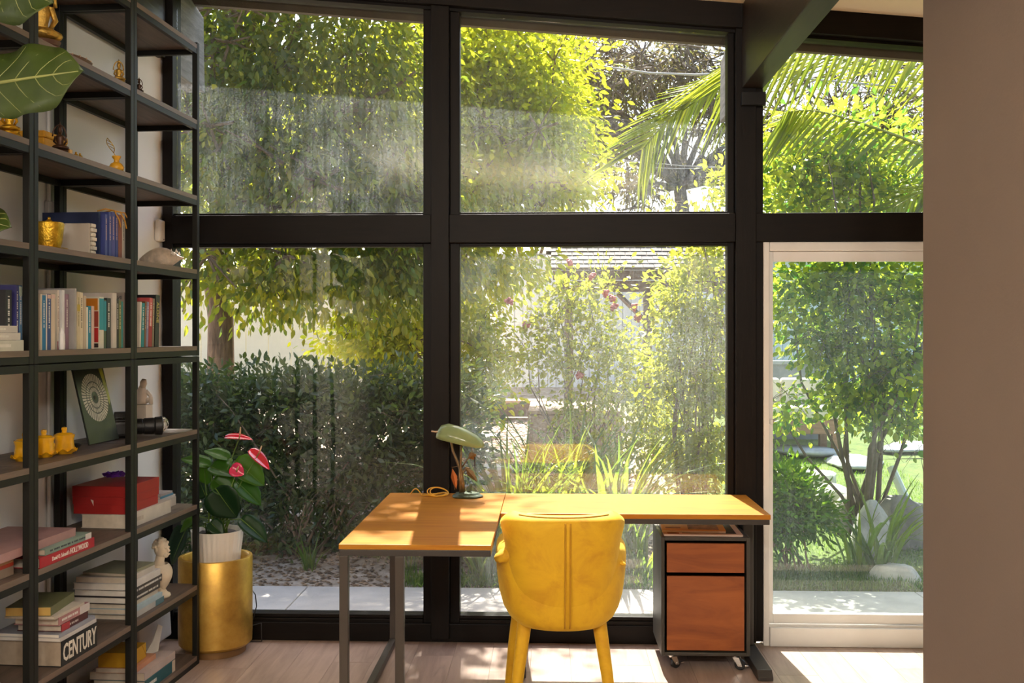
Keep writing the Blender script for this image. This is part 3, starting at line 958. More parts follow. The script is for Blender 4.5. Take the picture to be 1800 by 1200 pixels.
# ================================================================ SHELVING
BOARD = wood('dark_shelf_board', (0.060, 0.041, 0.031), (0.15, 0.104, 0.078), 0.5, 2.5, 0, 9, bmp=0.25)
SEDGE = wood('shelf_edge', (0.13, 0.088, 0.064), (0.21, 0.145, 0.105), 0.5, 2.5, 0, 9, bmp=0.2)
SMET = M('shelf_steel', (0.0085, 0.0085, 0.0066), 0.5, 0.0, var=0.08, spec=0.3)
LV = [0.043, 0.383, 0.770, 1.131, 1.531, 1.898, 2.252, 2.616, 2.980]
SPLIT = 1.483
DEP = 0.335
PWD = 0.026
def unit(label, s0, s1, z0, z1, levels, toprail):
    o = thing('shelving_unit', label, 'shelf', S(s0, 0, z0), SROT)
    L = s1 - s0
    e = 0.0015
    for xx in (e, L - PWD - e):
        for yy in (0, DEP - PWD):
            MB().box(xx, xx + PWD, yy, yy + PWD, 0.0, z1 - z0 - 0.001).build('post', SMET, o, bevel=0.002)
    for z in levels:
        zz = z - z0
        b = MB().box(e + 0.001, L - e - 0.001, 0.001, DEP - 0.001, zz - 0.020, zz)
        # notch the board round the posts by keeping it between them
        b = MB()
        b.box(PWD + e + 0.0005, L - PWD - e - 0.0005, 0.0035, DEP - 0.002, zz - 0.020, zz)
        b.box(e + 0.001, PWD + e + 0.0005, PWD + 0.001, DEP - PWD - 0.001, zz - 0.020, zz)
        b.box(L - PWD - e - 0.0005, L - e - 0.001, PWD + 0.001, DEP - PWD - 0.001, zz - 0.020, zz)
        bo = b.build('shelf_board', BOARD, o)
        MB().box(PWD + e + 0.0005, L - PWD - e - 0.0005, 0.001, 0.0034, zz - 0.020, zz + 0.0004).build('edge_strip', SEDGE, bo)
        rails = [(PWD + e, L - PWD - e, 0.002, 0.022), (PWD + e, L - PWD - e, DEP - 0.022, DEP - 0.002), (e + 0.002, e + 0.020, PWD, DEP - PWD), (L - e - 0.020, L - e - 0.002, PWD, DEP - PWD)]
        for (xa, xb, ya, yb) in rails:
            MB().box(xa, xb, ya, yb, zz - 0.045, zz - 0.0205).build('rail', SMET, o)
    if toprail:
        zt = z1 - z0
        for (xa, xb, ya, yb) in ((PWD + e, L - PWD - e, 0.002, 0.022), (PWD + e, L - PWD - e, DEP - 0.022, DEP - 0.002), (e + 0.002, e + 0.020, PWD, DEP - PWD), (L - e - 0.020, L - e - 0.002, PWD, DEP - PWD)):
            MB().box(xa, xb, ya, yb, zt - 0.028, zt - 0.002).build('rail', SMET, o)
    return o
SB = 0.737
SC = 1.4025 + 0.013
for nm, s0, s1 in (('nearest the camera', -0.735, 0.0), ('in the middle', 0.0, SB), ('next to the window', SB, SC)):
    unit('lower black steel shelving unit with dark boards, ' + nm, s0, s1, 0.0, SPLIT, LV[:4], True)
    unit('upper black steel shelving unit with dark boards, ' + nm, s0, s1, SPLIT + 0.001, LV[8] + 0.012, LV[4:], False)
ZE = 0.0006
def sth(name, label, cat, s, d, z, rz=0.0, group=None):
    return thing(name, label, cat, S(s, d, z + ZE), SROT + rz, group)

# --------------------------------------------------------------- books
PAGE = M('book_pages', (0.62, 0.53, 0.42), 0.8, var=0.10, scale=30)
PAGEW = M('book_pages_white', (0.78, 0.72, 0.64), 0.8, var=0.06, scale=30)
def cov(c):
    return M('cover_%.3f_%.3f_%.3f' % c, c, 0.48, var=0.10, scale=12)
def book(label, s, d, z, T, Wd, Hh, col, flat=False, rz=0.0, lean=0.0, ink=None, pages=None, group=None, marks=0.5, soft=False, name='book', band=None, cover=None):
    """upright: thickness along s, spine towards the room; flat: thickness up, length along s"""
    o = sth(name, label, 'book', s, d, z, rz, group)
    c = 0.0015 if soft else 0.0025
    if flat:
        mp = lambda t0, t1, w0, w1, h0, h1: (h0, h1, w0, w1, t0, t1)
    else:
        mp = lambda t0, t1, w0, w1, h0, h1: (t0, t1, w0, w1, h0, h1)
    ov = 0.0 if soft else 0.003
    mb = MB()
    mb.box(*mp(0, c, 0, Wd, 0, Hh))
    mb.box(*mp(T - c, T, 0, Wd, 0, Hh))
    mb.box(*mp(c, T - c, 0, c, 0, Hh))
    cv = mb.build('cover', cov(col), o)
    MB().box(*mp(c + .0001, T - c - .0001, c + .0001, Wd - ov, ov, Hh - ov)).build('pages', pages or PAGE, o)
    if ink is not None and T > 0.008:
        mk = MB()
        x = 0.10
        k = 0
        rr = random.Random(int(s * 1000) + int(z * 77) + int(T * 9999))
        while x < 0.10 + marks:
            ln = rr.uniform(0.010, 0.030)
            h0, h1 = (Hh * x, Hh * (x + ln)) if flat else (Hh * (1 - x - ln), Hh * (1 - x))
            mk.box(*mp(T * 0.36, T * 0.64, -0.0004, 0.0, h0, h1))
            x += ln + (rr.uniform(0.02, 0.035) if rr.random() < 0.2 else rr.uniform(0.005, 0.009))
        mk.build('spine_lettering', M('ink_%.2f_%.2f_%.2f' % ink, ink, 0.5), cv)
    if band is not None:
        bh0, bh1, bc = band
        MB().box(*mp(0.0, T, -0.0006, 0.0, Hh * bh0, Hh * bh1)).build('spine_band', cov(bc), cv)
    if cover is not None:
        for (w0, w1, h0, h1, cc) in cover:
            MB().box(*mp(-0.0006, 0.0, Wd * w0, Wd * w1, Hh * h0, Hh * h1)).build('cover_panel', cov(cc), cv)
    if lean:
        o.rotation_euler = Euler((0, lean, SROT + rz), 'XYZ')
        m = Matrix.Rotation(SROT + rz, 4, 'Z') @ Matrix.Rotation(lean, 4, 'Y')
        o.rotation_euler = m.to_euler()
    return o
W_, CR, BK, NV = (0.72, 0.69, 0.64), (0.60, 0.49, 0.36), (0.02, 0.02, 0.022), (0.015, 0.03, 0.10)
TEAL, MAUVE, OLV, PNK = (0.02, 0.27, 0.33), (0.26, 0.16, 0.22), (0.16, 0.17, 0.05), (0.62, 0.36, 0.32)
ROW = [  # u0, u1, vtop, colour, ink, label, band
 (71.2, 74.2, 517, CR, None, 'thin cream book, first in the long row next to the middle post'),
 (74.2, 80.7, 519, (0.0, 0.15, 0.33), W_, 'bright blue paperback with white lettering near the start of the row'),
 (80.9, 83.2, 517, (0.66, 0.56, 0.50), None, 'thin pinkish white book right of the bright blue paperback'),
 (83.6, 89.6, 517, (0.02, 0.055, 0.20), W_, 'royal blue book with a pale top band in the long row'),
 (90.2, 97.0, 517, CR, None, 'cream book right of the royal blue book'),
 (97.2, 100.4, 516, (0.45, 0.40, 0.33), None, 'slim beige book right of the cream book'),
 (101.0, 104.2, 510, (0.66, 0.56, 0.47), (0.3, 0.2, 0.2), 'tall slim cream book with crimson foot'),
 (109.6, 113.7, 510, (0.70, 0.70, 0.69), None, 'tall white book with a grey cover behind the crystal'),
 (115.0, 121.0, 517, MAUVE, W_, 'mauve book with white lettering beside the tall grey album'),
 (131.0, 134.6, 507, (0.36, 0.34, 0.33), None, 'tallest pale grey album in the long row'),
 (136.0, 141.0, 513, (0.58, 0.48, 0.30), (0.3, 0.25, 0.1), 'cream book with yellow fruit picture on the spine'),
 (141.4, 146.0, 514, (0.66, 0.57, 0.40), BK, 'pale yellow book with small black lettering'),
 (146.8, 151.6, 520, (0.50, 0.40, 0.29), None, 'plain tan book in the middle of the long row'),
 (152.0, 155.0, 541, (0.72, 0.70, 0.62), None, 'short white book left of the short teal book'),
 (155.2, 160.3, 538, (0.0, 0.20, 0.30), W_, 'short teal paperback with white lettering'),
 (161.6, 165.6, 538, (0.66, 0.45, 0.36), None, 'short pink cream book right of the short teal paperback'),
 (174.6, 182.6, 522, (0.66, 0.62, 0.50), None, 'book with teal and pink spine and a red and orange grid cover'),
 (182.9, 187.0, 527, (0.05, 0.08, 0.04), CR, 'dark green book right of the grid cover book'),
 (188.0, 194.8, 524, BK, W_, 'thick black book with large white spine lettering'),
 (197.6, 205.0, 515, (0.62, 0.55, 0.48), None, 'tall off white book near the second post'),
 (205.4, 208.9, 525, (0.03, 0.03, 0.03), W_, 'slim black book with white lettering right of the tall off white book'),
 (209.2, 213.2, 528, OLV, (0.6, 0.55, 0.3), 'slim olive green book'),
 (213.6, 216.4, 530, (0.05, 0.26, 0.26), None, 'very thin turquoise book right of the olive one'),
]
zs4 = LV[4]
for i, (u0, u1, vt, c_, ink, lab) in enumerate(ROW):
    dd = 0.036 if 97 < u0 < 118 else 0.02
    a, b = su(u0, dd), su(u1, dd)
    hgt = sz(vt, (a + b) / 2, dd) - zs4
    hgt = max(0.16, hgt)
    wd = {507: 0.27, 510: 0.235, 515: 0.25, 522: 0.21}.get(vt, 0.14 if hgt < 0.2 else 0.165)
    kw = {}
    if 'grid cover' in lab:
        kw = dict(cover=[(0.02, 0.45, 0.42, 0.72, (0.30, 0.05, 0.03)), (0.02, 0.5, 0.12, 0.40, (0.42, 0.02, 0.02)), (0.03, 0.42, 0.74, 0.97, (0.50, 0.17, 0.01)), (0.52, 0.98, 0.45, 0.97, (0.50, 0.46, 0.40)), (0.52, 0.98, 0.12, 0.42, (0.42, 0.10, 0.07)), (0.02, 0.2, 0.02, 0.1, (0.03, 0.02, 0.02))], band=(0.36, 0.97, TEAL))
    if 'royal' in lab:
        kw = dict(band=(0.92, 0.99, (0.62, 0.42, 0.36)))
    if 'crimson' in lab:
        kw = dict(band=(0.0, 0.14, (0.26, 0.02, 0.05)))
    if 'fruit' in lab:
        kw = dict(band=(0.66, 0.78, (0.48, 0.34, 0.03)))
    book(lab, a, dd, zs4, max(0.007, b - a - 0.0008), wd, hgt, c_, ink=ink, group='books standing in the long row', **kw)
# album behind the two tall ones and the printed grey cover at the row's end
a = su(217, 0.03)
gk = book('grey picture book with mirrored printed title, last in the long row', a + 0.004, 0.03, zs4, 0.022, 0.20, sz(514, a, 0.03) - zs4, (0.33, 0.27, 0.23), group='books standing in the long row')
INKD = M('ink_dark', (0.05, 0.05, 0.05), 0.6)
fm_ = lambda y, z: frame((-0.0008, y, z), (0, 1, 0), (0, 0, 1), (-1, 0, 0))
hh = sz(514, a, 0.03) - zs4
text('cover_lettering', 'IN THE', 0.021, INKD, gk, fm_(0.040, hh - 0.022))
text('cover_lettering', 'LOST', 0.021, INKD, gk, fm_(0.036, hh - 0.052))
text('cover_lettering', 'K', 0.035, INKD, gk, fm_(0.025, 0.055))
# quartz crystal in front of the row
qs, qd = su(109, 0.018), 0.019
cr = sth('quartz_crystal', 'clear white quartz crystal point standing in front of the book row', 'crystal', qs, qd, zs4)
cm_ = MB()
cm_.lathe([(0.0115, 0), (0.0125, 0.02), (0.011, 0.058), (0.0, 0.080)], 6, sx=0.95, sy=0.9)
cm_.build('crystal_point', M('quartz', (0.80, 0.78, 0.78), 0.15, var=0.06), cr)
# leaning books in the bay next to the window
LEAN = [
 (246.6, 249.6, 531, (0.70, 0.62, 0.52), None, 'leaning cream book beside the leaning teal paperback'),
 (249.8, 255.0, 533, (0.0, 0.24, 0.27), W_, 'leaning teal paperback near the window'),
 (255.2, 258.2, 530, (0.20, 0.08, 0.03), CR, 'leaning rust brown book'),
 (258.4, 262.4, 531, (0.24, 0.22, 0.36), W_, 'leaning lavender book with white lettering'),
 (262.6, 268.6, 524, (0.60, 0.10, 0.10), W_, 'leaning coral red book with dark red foot'),
 (268.9, 272.2, 525, (0.22, 0.17, 0.11), CR, 'leaning taupe book between the red and the black one'),
 (273.6, 281.0, 519, BK, None, 'thick black book with yellow spine title, last before the window'),
]
for (u0, u1, vt, c_, ink, lab) in LEAN:
    dd = 0.02
    a, b = su(u0 - 1.5, dd), su(u1 - 1.5, dd)
    hgt = sz(vt, (a + b) / 2, dd) - zs4
    kw = dict(band=(0.0, 0.42, (0.33, 0.01, 0.02))) if 'coral' in lab else {}
    bo = book(lab, a, dd, zs4 + (b - a) * 0.052 + 0.0005, b - a - 0.003, 0.22 if 'thick black' in lab else 0.15, hgt, c_, ink=ink, lean=0.05, group='leaning books by the window', **kw)
    if 'thick black' in lab:
        T_ = b - a - 0.003
        text('spine_title', 'ALONE', 0.030, M('ink_yellow', (0.62, 0.52, 0.12), 0.5), bo, frame((T_ / 2, -0.0008, hgt * 0.66), (0, 0, -1), (1, 0, 0), (0, -1, 0)), xs=0.95)
# bay nearest the camera, same level: dark covers and small stack
A4 = [(10, 21, 510, BK, W_, 'black large format book with white spine lettering in the bay at the left edge', 0.22), (28.0, 33.2, 501, (0.05, 0.05, 0.19), W_, 'navy and violet book left of the first post', 0.21), (33.6, 39.5, 502, (0.12, 0.25, 0.42), W_, 'light blue book left of the first post', 0.19), (40.5, 46.6, 514, (0.30, 0.27, 0.21), None, 'plain khaki book tucked behind the first post', 0.16)]
for (u0, u1, vt, c_, ink, lab, wd) in A4:
    dd = 0.03
    a, b = su(u0, dd), su(u1, dd)
    kw = dict(band=(0.84, 0.98, (0.40, 0.48, 0.42))) if 'light blue' in lab else {}
    book(lab, a, dd, zs4, b - a - 0.001, wd, sz(vt, b, dd) - zs4, c_, ink=ink, **kw)
GREYST = (0.52, 0.49, 0.44)
zz = zs4
for k, (u1, th, c_, lab) in enumerate(((46, 0.036, (0.50, 0.50, 0.42), 'pale green grey box at the bottom of the small stack'), (40.5, 0.024, (0.56, 0.52, 0.46), 'white book in the middle of the small stack'), (35.5, 0.022, (0.52, 0.48, 0.42), 'off white book on top of the small stack'))):
    b = su(u1 - 2, -0.0)
    book(lab + ' by the left edge', b - 0.24, 0.002, zz, th, 0.026, 0.235, c_, flat=True, ink=(0.7, 0.68, 0.6), marks=0.6)
    zz += th + 0.0008

# --------------------------------------------------------------- level 5
z5 = LV[5]
def useries(lst, z, grp):
    for (u0, u1, vt, c_, ink, lab, wd, dd, kw) in lst:
        a, b = su(u0, dd), su(u1, dd)
        book(lab, a, dd, z, b - a - 0.001, wd, sz(vt, (a + b) / 2, dd) - z, c_, ink=ink, group=grp, **kw)
BL = (0.05, 0.07, 0.26)
useries([
 (184.6, 189.0, 377, BL, (0.55, 0.35, 0.32), 'first violet blue volume with navy cover in the set of four', 0.19, 0.03, {}),
 (191.2, 196.4, 373, BL, (0.55, 0.35, 0.32), 'second violet blue volume in the set of four', 0.20, 0.03, {}),
 (197.0, 202.2, 373, (0.07, 0.07, 0.27), (0.55, 0.35, 0.32), 'third violet blue volume in the set of four', 0.20, 0.03, {}),
 (203.0, 207.6, 375, BL, (0.55, 0.35, 0.32), 'fourth violet blue volume in the set of four', 0.20, 0.03, {}),
 (208.4, 214.6, 378, (0.28, 0.12, 0.09), None, 'rust red book right of the violet blue set', 0.16, 0.03, {}),
 (215.2, 219.4, 378, (0.64, 0.60, 0.54), (0.2, 0.2, 0.2), 'white book with fine black lettering right of the rust red one', 0.16, 0.03, {}),
 (219.8, 224.6, 378, (0.60, 0.58, 0.55), (0.2, 0.25, 0.25), 'second white book with fine lettering, against the post', 0.16, 0.03, {}),
], z5, 'books around the violet blue set')
a5 = su(183.0, 0.03)
book('navy portfolio standing behind the raw edged white book', a5 - 0.014, 0.045, z5, 0.012, 0.235, sz(374, a5, 0.15) - z5, (0.012, 0.022, 0.075))
ra = su(173, 0.05)
rw = sth('deckle_edged_book', 'thick off white book with a rough page edge, standing on the fifth shelf', 'book', ra - 0.060, 0.055, z5)
hr = sz(395, ra, 0.06) - z5
MB().box(0, 0.040, 0.0, 0.165, 0, hr).build('cover', M('book_linen', (0.56, 0.49, 0.41), 0.8, var=0.06, bmp=0.1), rw, bevel=0.003)
rm = MB()
for k in range(7):
    z0 = hr * k / 7
    rm.box(0.003, 0.037, -0.008 - 0.004 * (k % 2), 0.0, z0 + 0.002, z0 + hr / 7 - 0.001)
rm.build('page_edge', M('deckle_paper', (0.72, 0.66, 0.55), 0.8), rw, bevel=0.003)
rb = MB()
sv = S(su(196, 0.02), 0.02, sz(372, su(196, .02), .02))
for dx in (0, 0.05, 0.09):
    rb.tube([(dx, 0.06, 0.0), (dx + 0.012, 0.03, 0.010), (dx + 0.03, 0.004, 0.006), (dx + 0.045, -0.009, -0.03), (dx + 0.055, -0.011, -0.06)], 0.0028, 6)
ro_ = rb.build('ribbon', M('gold_ribbon', (0.55, 0.26, 0.02), 0.5), smooth=True)
ro_.location = sv + Vector((0, 0, 0.003))
ro_.rotation_euler = (0, 0, SROT)
tag(ro_, 'gold ribbon bookmarks hanging over the violet blue volumes', 'ribbon')
GOLD = M('gilded_metal', (0.62, 0.36, 0.03), 0.32, 0.85, var=0.25, scale=40, bmp=0.35, bscale=120)
GOLDB = M('old_gold', (0.50, 0.30, 0.06), 0.4, 0.8, var=0.35, scale=50, bmp=0.3, bscale=140)
gs = su(88, 0.10)
gp = sth('gold_bowl', 'hammered gold bowl with lid on a flat dish', 'bowl', gs + 0.01, 0.11, z5)
MB().lathe([(0.0, 0), (0.058, 0), (0.064, 0.004), (0.066, 0.010), (0.0, 0.011)], 28).build('dish', GOLD, gp, smooth=40)
MB().lathe([(0.0, 0.0115), (0.040, 0.0115), (0.046, 0.03), (0.050, 0.07), (0.054, 0.098), (0.051, 0.105), (0.047, 0.10), (0.0, 0.098)], 28).build('bowl', GOLD, gp, smooth=45)
MB().lathe([(0.0, 0.0985), (0.044, 0.099), (0.036, 0.107), (0.012, 0.111), (0.005, 0.118), (0.006, 0.124), (0.0, 0.128)], 24).build('lid', GOLD, gp, smooth=45)
# conch shell
cs = su(284, 0.11)
cn_ = sth('conch_shell', 'large cream conch shell lying on the shelf by the window', 'shell', cs, 0.11, z5, -1.35)
mb = MB()
NS, NT = 26, 14
def conch(i, j):
    t_ = j / (NT - 1)
    a = 2 * PI * i / NS
    r = 0.005 + 0.058 * (math.sin(PI * min(1, t_ * 1.05)) ** 0.9) * (1 if t_ < 0.62 else 1.0 - 0.9 * (t_ - 0.62))
    if t_ > 0.62:
        r *= 1 + 0.22 * max(0, math.sin(a * 4 + t_ * 26)) * math.sin((t_ - .62) * 18) ** 2
    if t_ > .97:
        r = 0.004
    x = -0.10 + 0.20 * t_
    flat = 0.85
    return (x, r * math.cos(a) * 0.8, max(0.0, 0.046 + r * math.sin(a) * flat - 0.01 * (1 - t_)))
mb.grid(conch, NS, NT, True)
mb.build('shell_body', M('shell_cream', (0.58, 0.47, 0.36), 0.5, var=0.35, scale=22, bmp=0.4, bscale=60), cn_, smooth=True)
mb = MB()
for k in range(6):
    a = k * 1.05 + 0.4
    x = 0.035 + 0.008 * k
    mb.lathe([(0.008, 0), (0.0, 0.018)], 6, c=(x, 0.030 * math.cos(a), 0.046 + 0.026 * abs(math.sin(a))))
mb.build('shell_spikes', M('shell_spike', (0.64, 0.56, 0.46), 0.5, var=0.3, scale=30), cn_)

# --------------------------------------------------------------- level 6 and 7: statuettes
z6, z7 = LV[6], LV[7]
OCH = M('ochre_cloth', (0.62, 0.30, 0.015), 0.7, var=0.2, scale=18, bmp=0.2)
def figure(name, label, s, d, z, h, mat, ped=None, pointy=True):
    o = sth(name, label, 'statuette', s, d, z, 1.9)
    mb = MB()
    k = h / 0.16
    mb.lathe([(0, 0), (0.040 * k, 0), (0.042 * k, 0.008 * k), (0.034 * k, 0.014 * k), (0.038 * k, 0.022 * k), (0.0, 0.024 * k)], 18, sy=0.75)
    mb.build('plinth', ped or mat, o, smooth=40)
    mb = MB()
    # crossed legs, torso, arms, head: one figure
    mb.ball((0, 0, 0.036 * k), 0.036 * k, 14, 8, (1.0, 0.75, 0.38))
    mb.ball((-0.022 * k, -0.008 * k, 0.035 * k), 0.018 * k, 10, 6, (1, 0.8, 0.6))
    mb.ball((0.022 * k, -0.008 * k, 0.035 * k), 0.018 * k, 10, 6, (1, 0.8, 0.6))
    mb.lathe([(0.016 * k, 0.035 * k), (0.014 * k, 0.055 * k), (0.020 * k, 0.08 * k), (0.019 * k, 0.09 * k), (0.007 * k, 0.097 * k), (0.007 * k, 0.103 * k), (0.0, 0.104 * k)], 12, sy=0.7)
    for sx in (-1, 1):
        mb.tube([(sx * 0.019 * k, 0, 0.088 * k), (sx * 0.027 * k, -0.002 * k, 0.064 * k), (sx * 0.012 * k, -0.018 * k, 0.048 * k)], [0.006 * k, 0.0055 * k, 0.004 * k], 7)
    mb.ball((0, 0, 0.113 * k), 0.0125 * k, 12, 8, (0.9, 0.95, 1.15))
    if pointy:
        mb.lathe([(0.011 * k, 0.120 * k), (0.009 * k, 0.134 * k), (0.004 * k, 0.148 * k), (0.0, 0.16 * k)], 10)
    mb.build('figure', mat, o, smooth=50)
    if pointy:
        hl = MB()
        n = 14
        pts = [(0.030 * k * math.cos(PI * q / n), 0.014 * k, 0.085 * k + 0.055 * k * math.sin(PI * q / n)) for q in range(n + 1)]
        hl.tube(pts, 0.0035 * k, 6)
        hl.build('halo', mat, o, smooth=True)
    return o
DKB = M('dark_bronze_fig', (0.075, 0.035, 0.02), 0.45, 0.55, var=0.4, scale=60)
figure('gilded_statuette', 'ornate gilded statuette in front of the ochre cloth at the left edge', su(24, 0.03), 0.045, z6, 0.135, GOLD)
figure('bronze_statuette', 'dark bronze seated statuette beside the ochre box', su(110, 0.05), 0.06, z6, 0.125, DKB)
o = sth('ochre_cloth', 'ochre silk cloth bundle draped on the shelf at the left edge', 'cloth', su(28, 0.1) - 0.06, 0.19, z6)
mb = MB()
def cl(i, j):
    x, y = -0.22 + 0.40 * i / 23, -0.08 + 0.19 * j / 11
    e_ = (1 - (abs(x + 0.02) / 0.23) ** 4) * (1 - (abs(y - 0.015) / 0.105) ** 4)
    return (x, y, max(0, e_) * (0.085 + 0.012 * math.sin(x * 38 + y * 20) + 0.008 * math.sin(y * 60)))
mb.grid(cl, 24, 12)
mb.build('cloth_folds', OCH, o, smooth=True, solid=0.004)
o = sth('ochre_box', 'ochre fabric covered box with lid on the sixth shelf', 'box', su(72, 0.1) + 0.03, 0.105, z6)
MB().box(0, 0.16, 0, 0.10, 0, 0.062).build('box_body', OCH, o, bevel=0.004)
MB().box(-0.003, 0.163, -0.003, 0.103, 0.0625, 0.088).build('lid', OCH, o, bevel=0.006)
o = sth('ochre_block', 'tiny yellow block right of the dark bronze statuette', 'block', su(120, 0.05), 0.05, z6)
MB().box(-0.012, 0.012, -0.012, 0.012, 0, 0.028).build('block_body', M('ochre_glaze', (0.66, 0.33, 0.02), 0.35), o, bevel=0.004)
for k, uu in enumerate((138, 145)):
    o = sth('gold_bell', ('left', 'right')[k] + ' one of two tiny round gold bells on the sixth shelf', 'bell', su(uu, 0.04), 0.05, z6, group='tiny gold bells')
    mb = MB()
    mb.ball((0, 0, 0.011), 0.011, 12, 8)
    mb.build('bell_body', GOLD, o, smooth=True)
    MB().lathe([(0.003, 0.021), (0.0045, 0.026), (0.0, 0.030)], 8).build('loop', GOLD, o, smooth=True)
o = sth('yellow_vase', 'small yellow vase holding a gold filigree leaf, beside the second post', 'vase', su(213, 0.03), 0.05, z6)
MB().lathe([(0, 0), (0.016, 0), (0.027, 0.010), (0.030, 0.022), (0.022, 0.036), (0.011, 0.043), (0.010, 0.052), (0.017, 0.062), (0.018, 0.068), (0.012, 0.066), (0.0, 0.05)], 20).build('vase_body', M('ochre_glaze', (0.66, 0.33, 0.02), 0.35), o, smooth=50)
mb = MB()
mb.tube([(0, 0, 0.06), (-0.012, 0.006, 0.080)], 0.0015, 5)
for sg in (-1, 1):
    mb.tube([(-0.012, 0.006, 0.080)] + [(-0.012 - 0.03 * q + sg * 0.0, 0.006 + 0.015 * sg * math.sin(PI * q) + 0.012 * q, 0.080 + 0.055 * q + 0.006 * sg * math.sin(PI * q)) for q in (0.25, 0.5, 0.75, 1.0)], 0.0016, 5)
for q in (0.3, 0.5, 0.7):
    mb.tube([(-0.012 - 0.03 * q, 0.006 + 0.012 * q - 0.013 * math.sin(PI * q), 0.078 + 0.055 * q), (-0.012 - 0.03 * q, 0.006 + 0.012 * q + 0.013 * math.sin(PI * q), 0.090 + 0.055 * q)], 0.0012, 5)
mb.build('filigree_leaf', GOLD, o, smooth=True)
figure('seated_statue', 'tall bronze and gold seated statue high up on the seventh shelf', su(88, 0.08) - 0.03, 0.10, z7, 0.30, GOLDB, M('red_brown_plinth', (0.13, 0.06, 0.035), 0.5, 0.2), pointy=True)
o = sth('carved_tray', 'brown carved oval tray on the seventh shelf, beside the seated statue', 'tray', su(104, 0.05) + 0.13, 0.07, z7)
MB().lathe([(0, 0), (0.085, 0), (0.10, 0.012), (0.104, 0.020), (0.098, 0.020), (0.08, 0.008), (0, 0.008)], 28, sy=0.55).build('tray_body', M('red_brown_plinth', (0.13, 0.06, 0.035), 0.5, 0.2), o, smooth=40)
tb = MB()
for k in range(16):
    a = 2 * PI * k / 16
    tb.ball((0.101 * math.cos(a), 0.055 * math.sin(a), 0.021), 0.004, 6, 5)
tb.build('beading', M('pale_beads', (0.55, 0.40, 0.30), 0.4), o, smooth=True)
figure('gold_figurine', 'small gold figurine left of the second post on the seventh shelf', su(213, 0.03), 0.04, z7, 0.105, GOLDB)
figure('wooden_figurine', 'small dark figurine right of the second post on the seventh shelf', su(248.5, 0.03), 0.04, z7, 0.075, DKB)

# --------------------------------------------------------------- level 3
z3 = LV[3]
POT = M('yellow_glaze', (0.80, 0.40, 0.008), 0.16, var=0.15, scale=14, coat=0.6)
POTD = M('brown_glaze_print', (0.30, 0.10, 0.01), 0.2)
for k, (uu, vv, lab) in enumerate(((44, 808, 'yellow glazed lidded pot on a frilled saucer, left of the first post'), (77, 803, 'yellow glazed lidded pot on a frilled saucer, half behind the first post'), (113, 795, 'yellow glazed lidded pot on a frilled saucer, rightmost of the three'))):
    dd = (0.13, 0.125, 0.105)[k]
    o = sth('lidded_pot', lab, 'pot', su(uu, dd), dd, z3, 0.5 * k, 'yellow lidded pots')
    MB().lathe([(0, 0.003), (0.030, 0.0), (0.034, 0.006), (0.045, 0.013), (0.048, 0.016), (0.042, 0.016), (0.030, 0.010), (0, 0.009)], 40, wob=lambda r, z, a: (r, z + (0.006 * math.sin(8 * a) * max(0, (r - 0.03) / 0.018)))).build('saucer', POT, o, smooth=50)
    MB().lathe([(0, 0.0095), (0.034, 0.0095), (0.0375, 0.02), (0.035, 0.042), (0.034, 0.056), (0.0385, 0.070), (0.0385, 0.073), (0.034, 0.072), (0.0, 0.070)], 28).build('pot_body', POT, o, smooth=50)
    MB().lathe([(0.0, 0.0725), (0.034, 0.0735), (0.026, 0.079), (0.010, 0.081), (0.0085, 0.086), (0.011, 0.093), (0.009, 0.100), (0.0, 0.103)], 24).build('lid', POT, o, smooth=50)
    lf = MB()
    for q in range(5):
        a = -1.3 + 0.42 * q
        r = 0.0365
        lf.ball((r * math.cos(a), r * math.sin(a), 0.04 + 0.012 * math.sin(q * 2.1)), 0.0062, 8, 6, (0.5, 0.5, 1.5))
    lf.build('leaf_relief', POTD if k != 1 else POT, o, smooth=True)
o = sth('black_dish', 'small round black dish beside the yellow pots', 'dish', su(130, 0.15), 0.17, z3)
MB().lathe([(0, 0), (0.032, 0), (0.044, 0.012), (0.046, 0.018), (0.042, 0.018), (0.03, 0.006), (0, 0.005)], 24).build('dish_body', M('black_ceramic', (0.015, 0.014, 0.014), 0.35), o, smooth=40)
# leaning picture with a pale printed ring
PH, PW = 0.33, 0.25
pu = su(158, 0.15)
pic = sth('picture_plate', 'dark glossy picture plate with a pale ring motif leaning on the wall', 'picture', pu, 0.15, z3 + 0.0026)
pic.rotation_euler = (Matrix.Rotation(SROT, 4, 'Z') @ Matrix.Rotation(-0.235, 4, 'X')).to_euler()
MB().box(0, PW, 0.0, 0.008, 0, PH).build('plate', M('plate_dark', (0.022, 0.026, 0.02), 0.3, var=0.5, scale=9, spec=0.3), pic, bevel=0.001)
cxp, czp = PW / 2, PH * 0.58
RING = M('ring_print', (0.62, 0.55, 0.47), 0.4, var=0.25, scale=30)
for (r0, r1, n_, g) in ((0.070, 0.103, 44, 0.72), (0.048, 0.066, 32, 0.7), (0.026, 0.044, 26, 0.75)):
    rg = MB()
    for q in range(n_):
        a0_, a1_ = 2 * PI * q / n_, 2 * PI * (q + g) / n_
        rg.add([(cxp + r_ * math.cos(a_), -0.0008, czp + r_ * math.sin(a_)) for r_, a_ in ((r0, a0_), (r1, a0_), (r1, a1_), (r0, a1_))], [(0, 1, 2, 3)])
    rg.build('ring_motif', RING, pic)
rg = MB()
rg.lathe([(0.0, 0), (0.010, 0.0)], 16)
ro2 = rg.build('ring_motif', M('ring_centre', (0.12, 0.10, 0.07), 0.5), pic, loc=(cxp, -0.001, czp), rot=(PI / 2, 0, 0))
rg = MB()
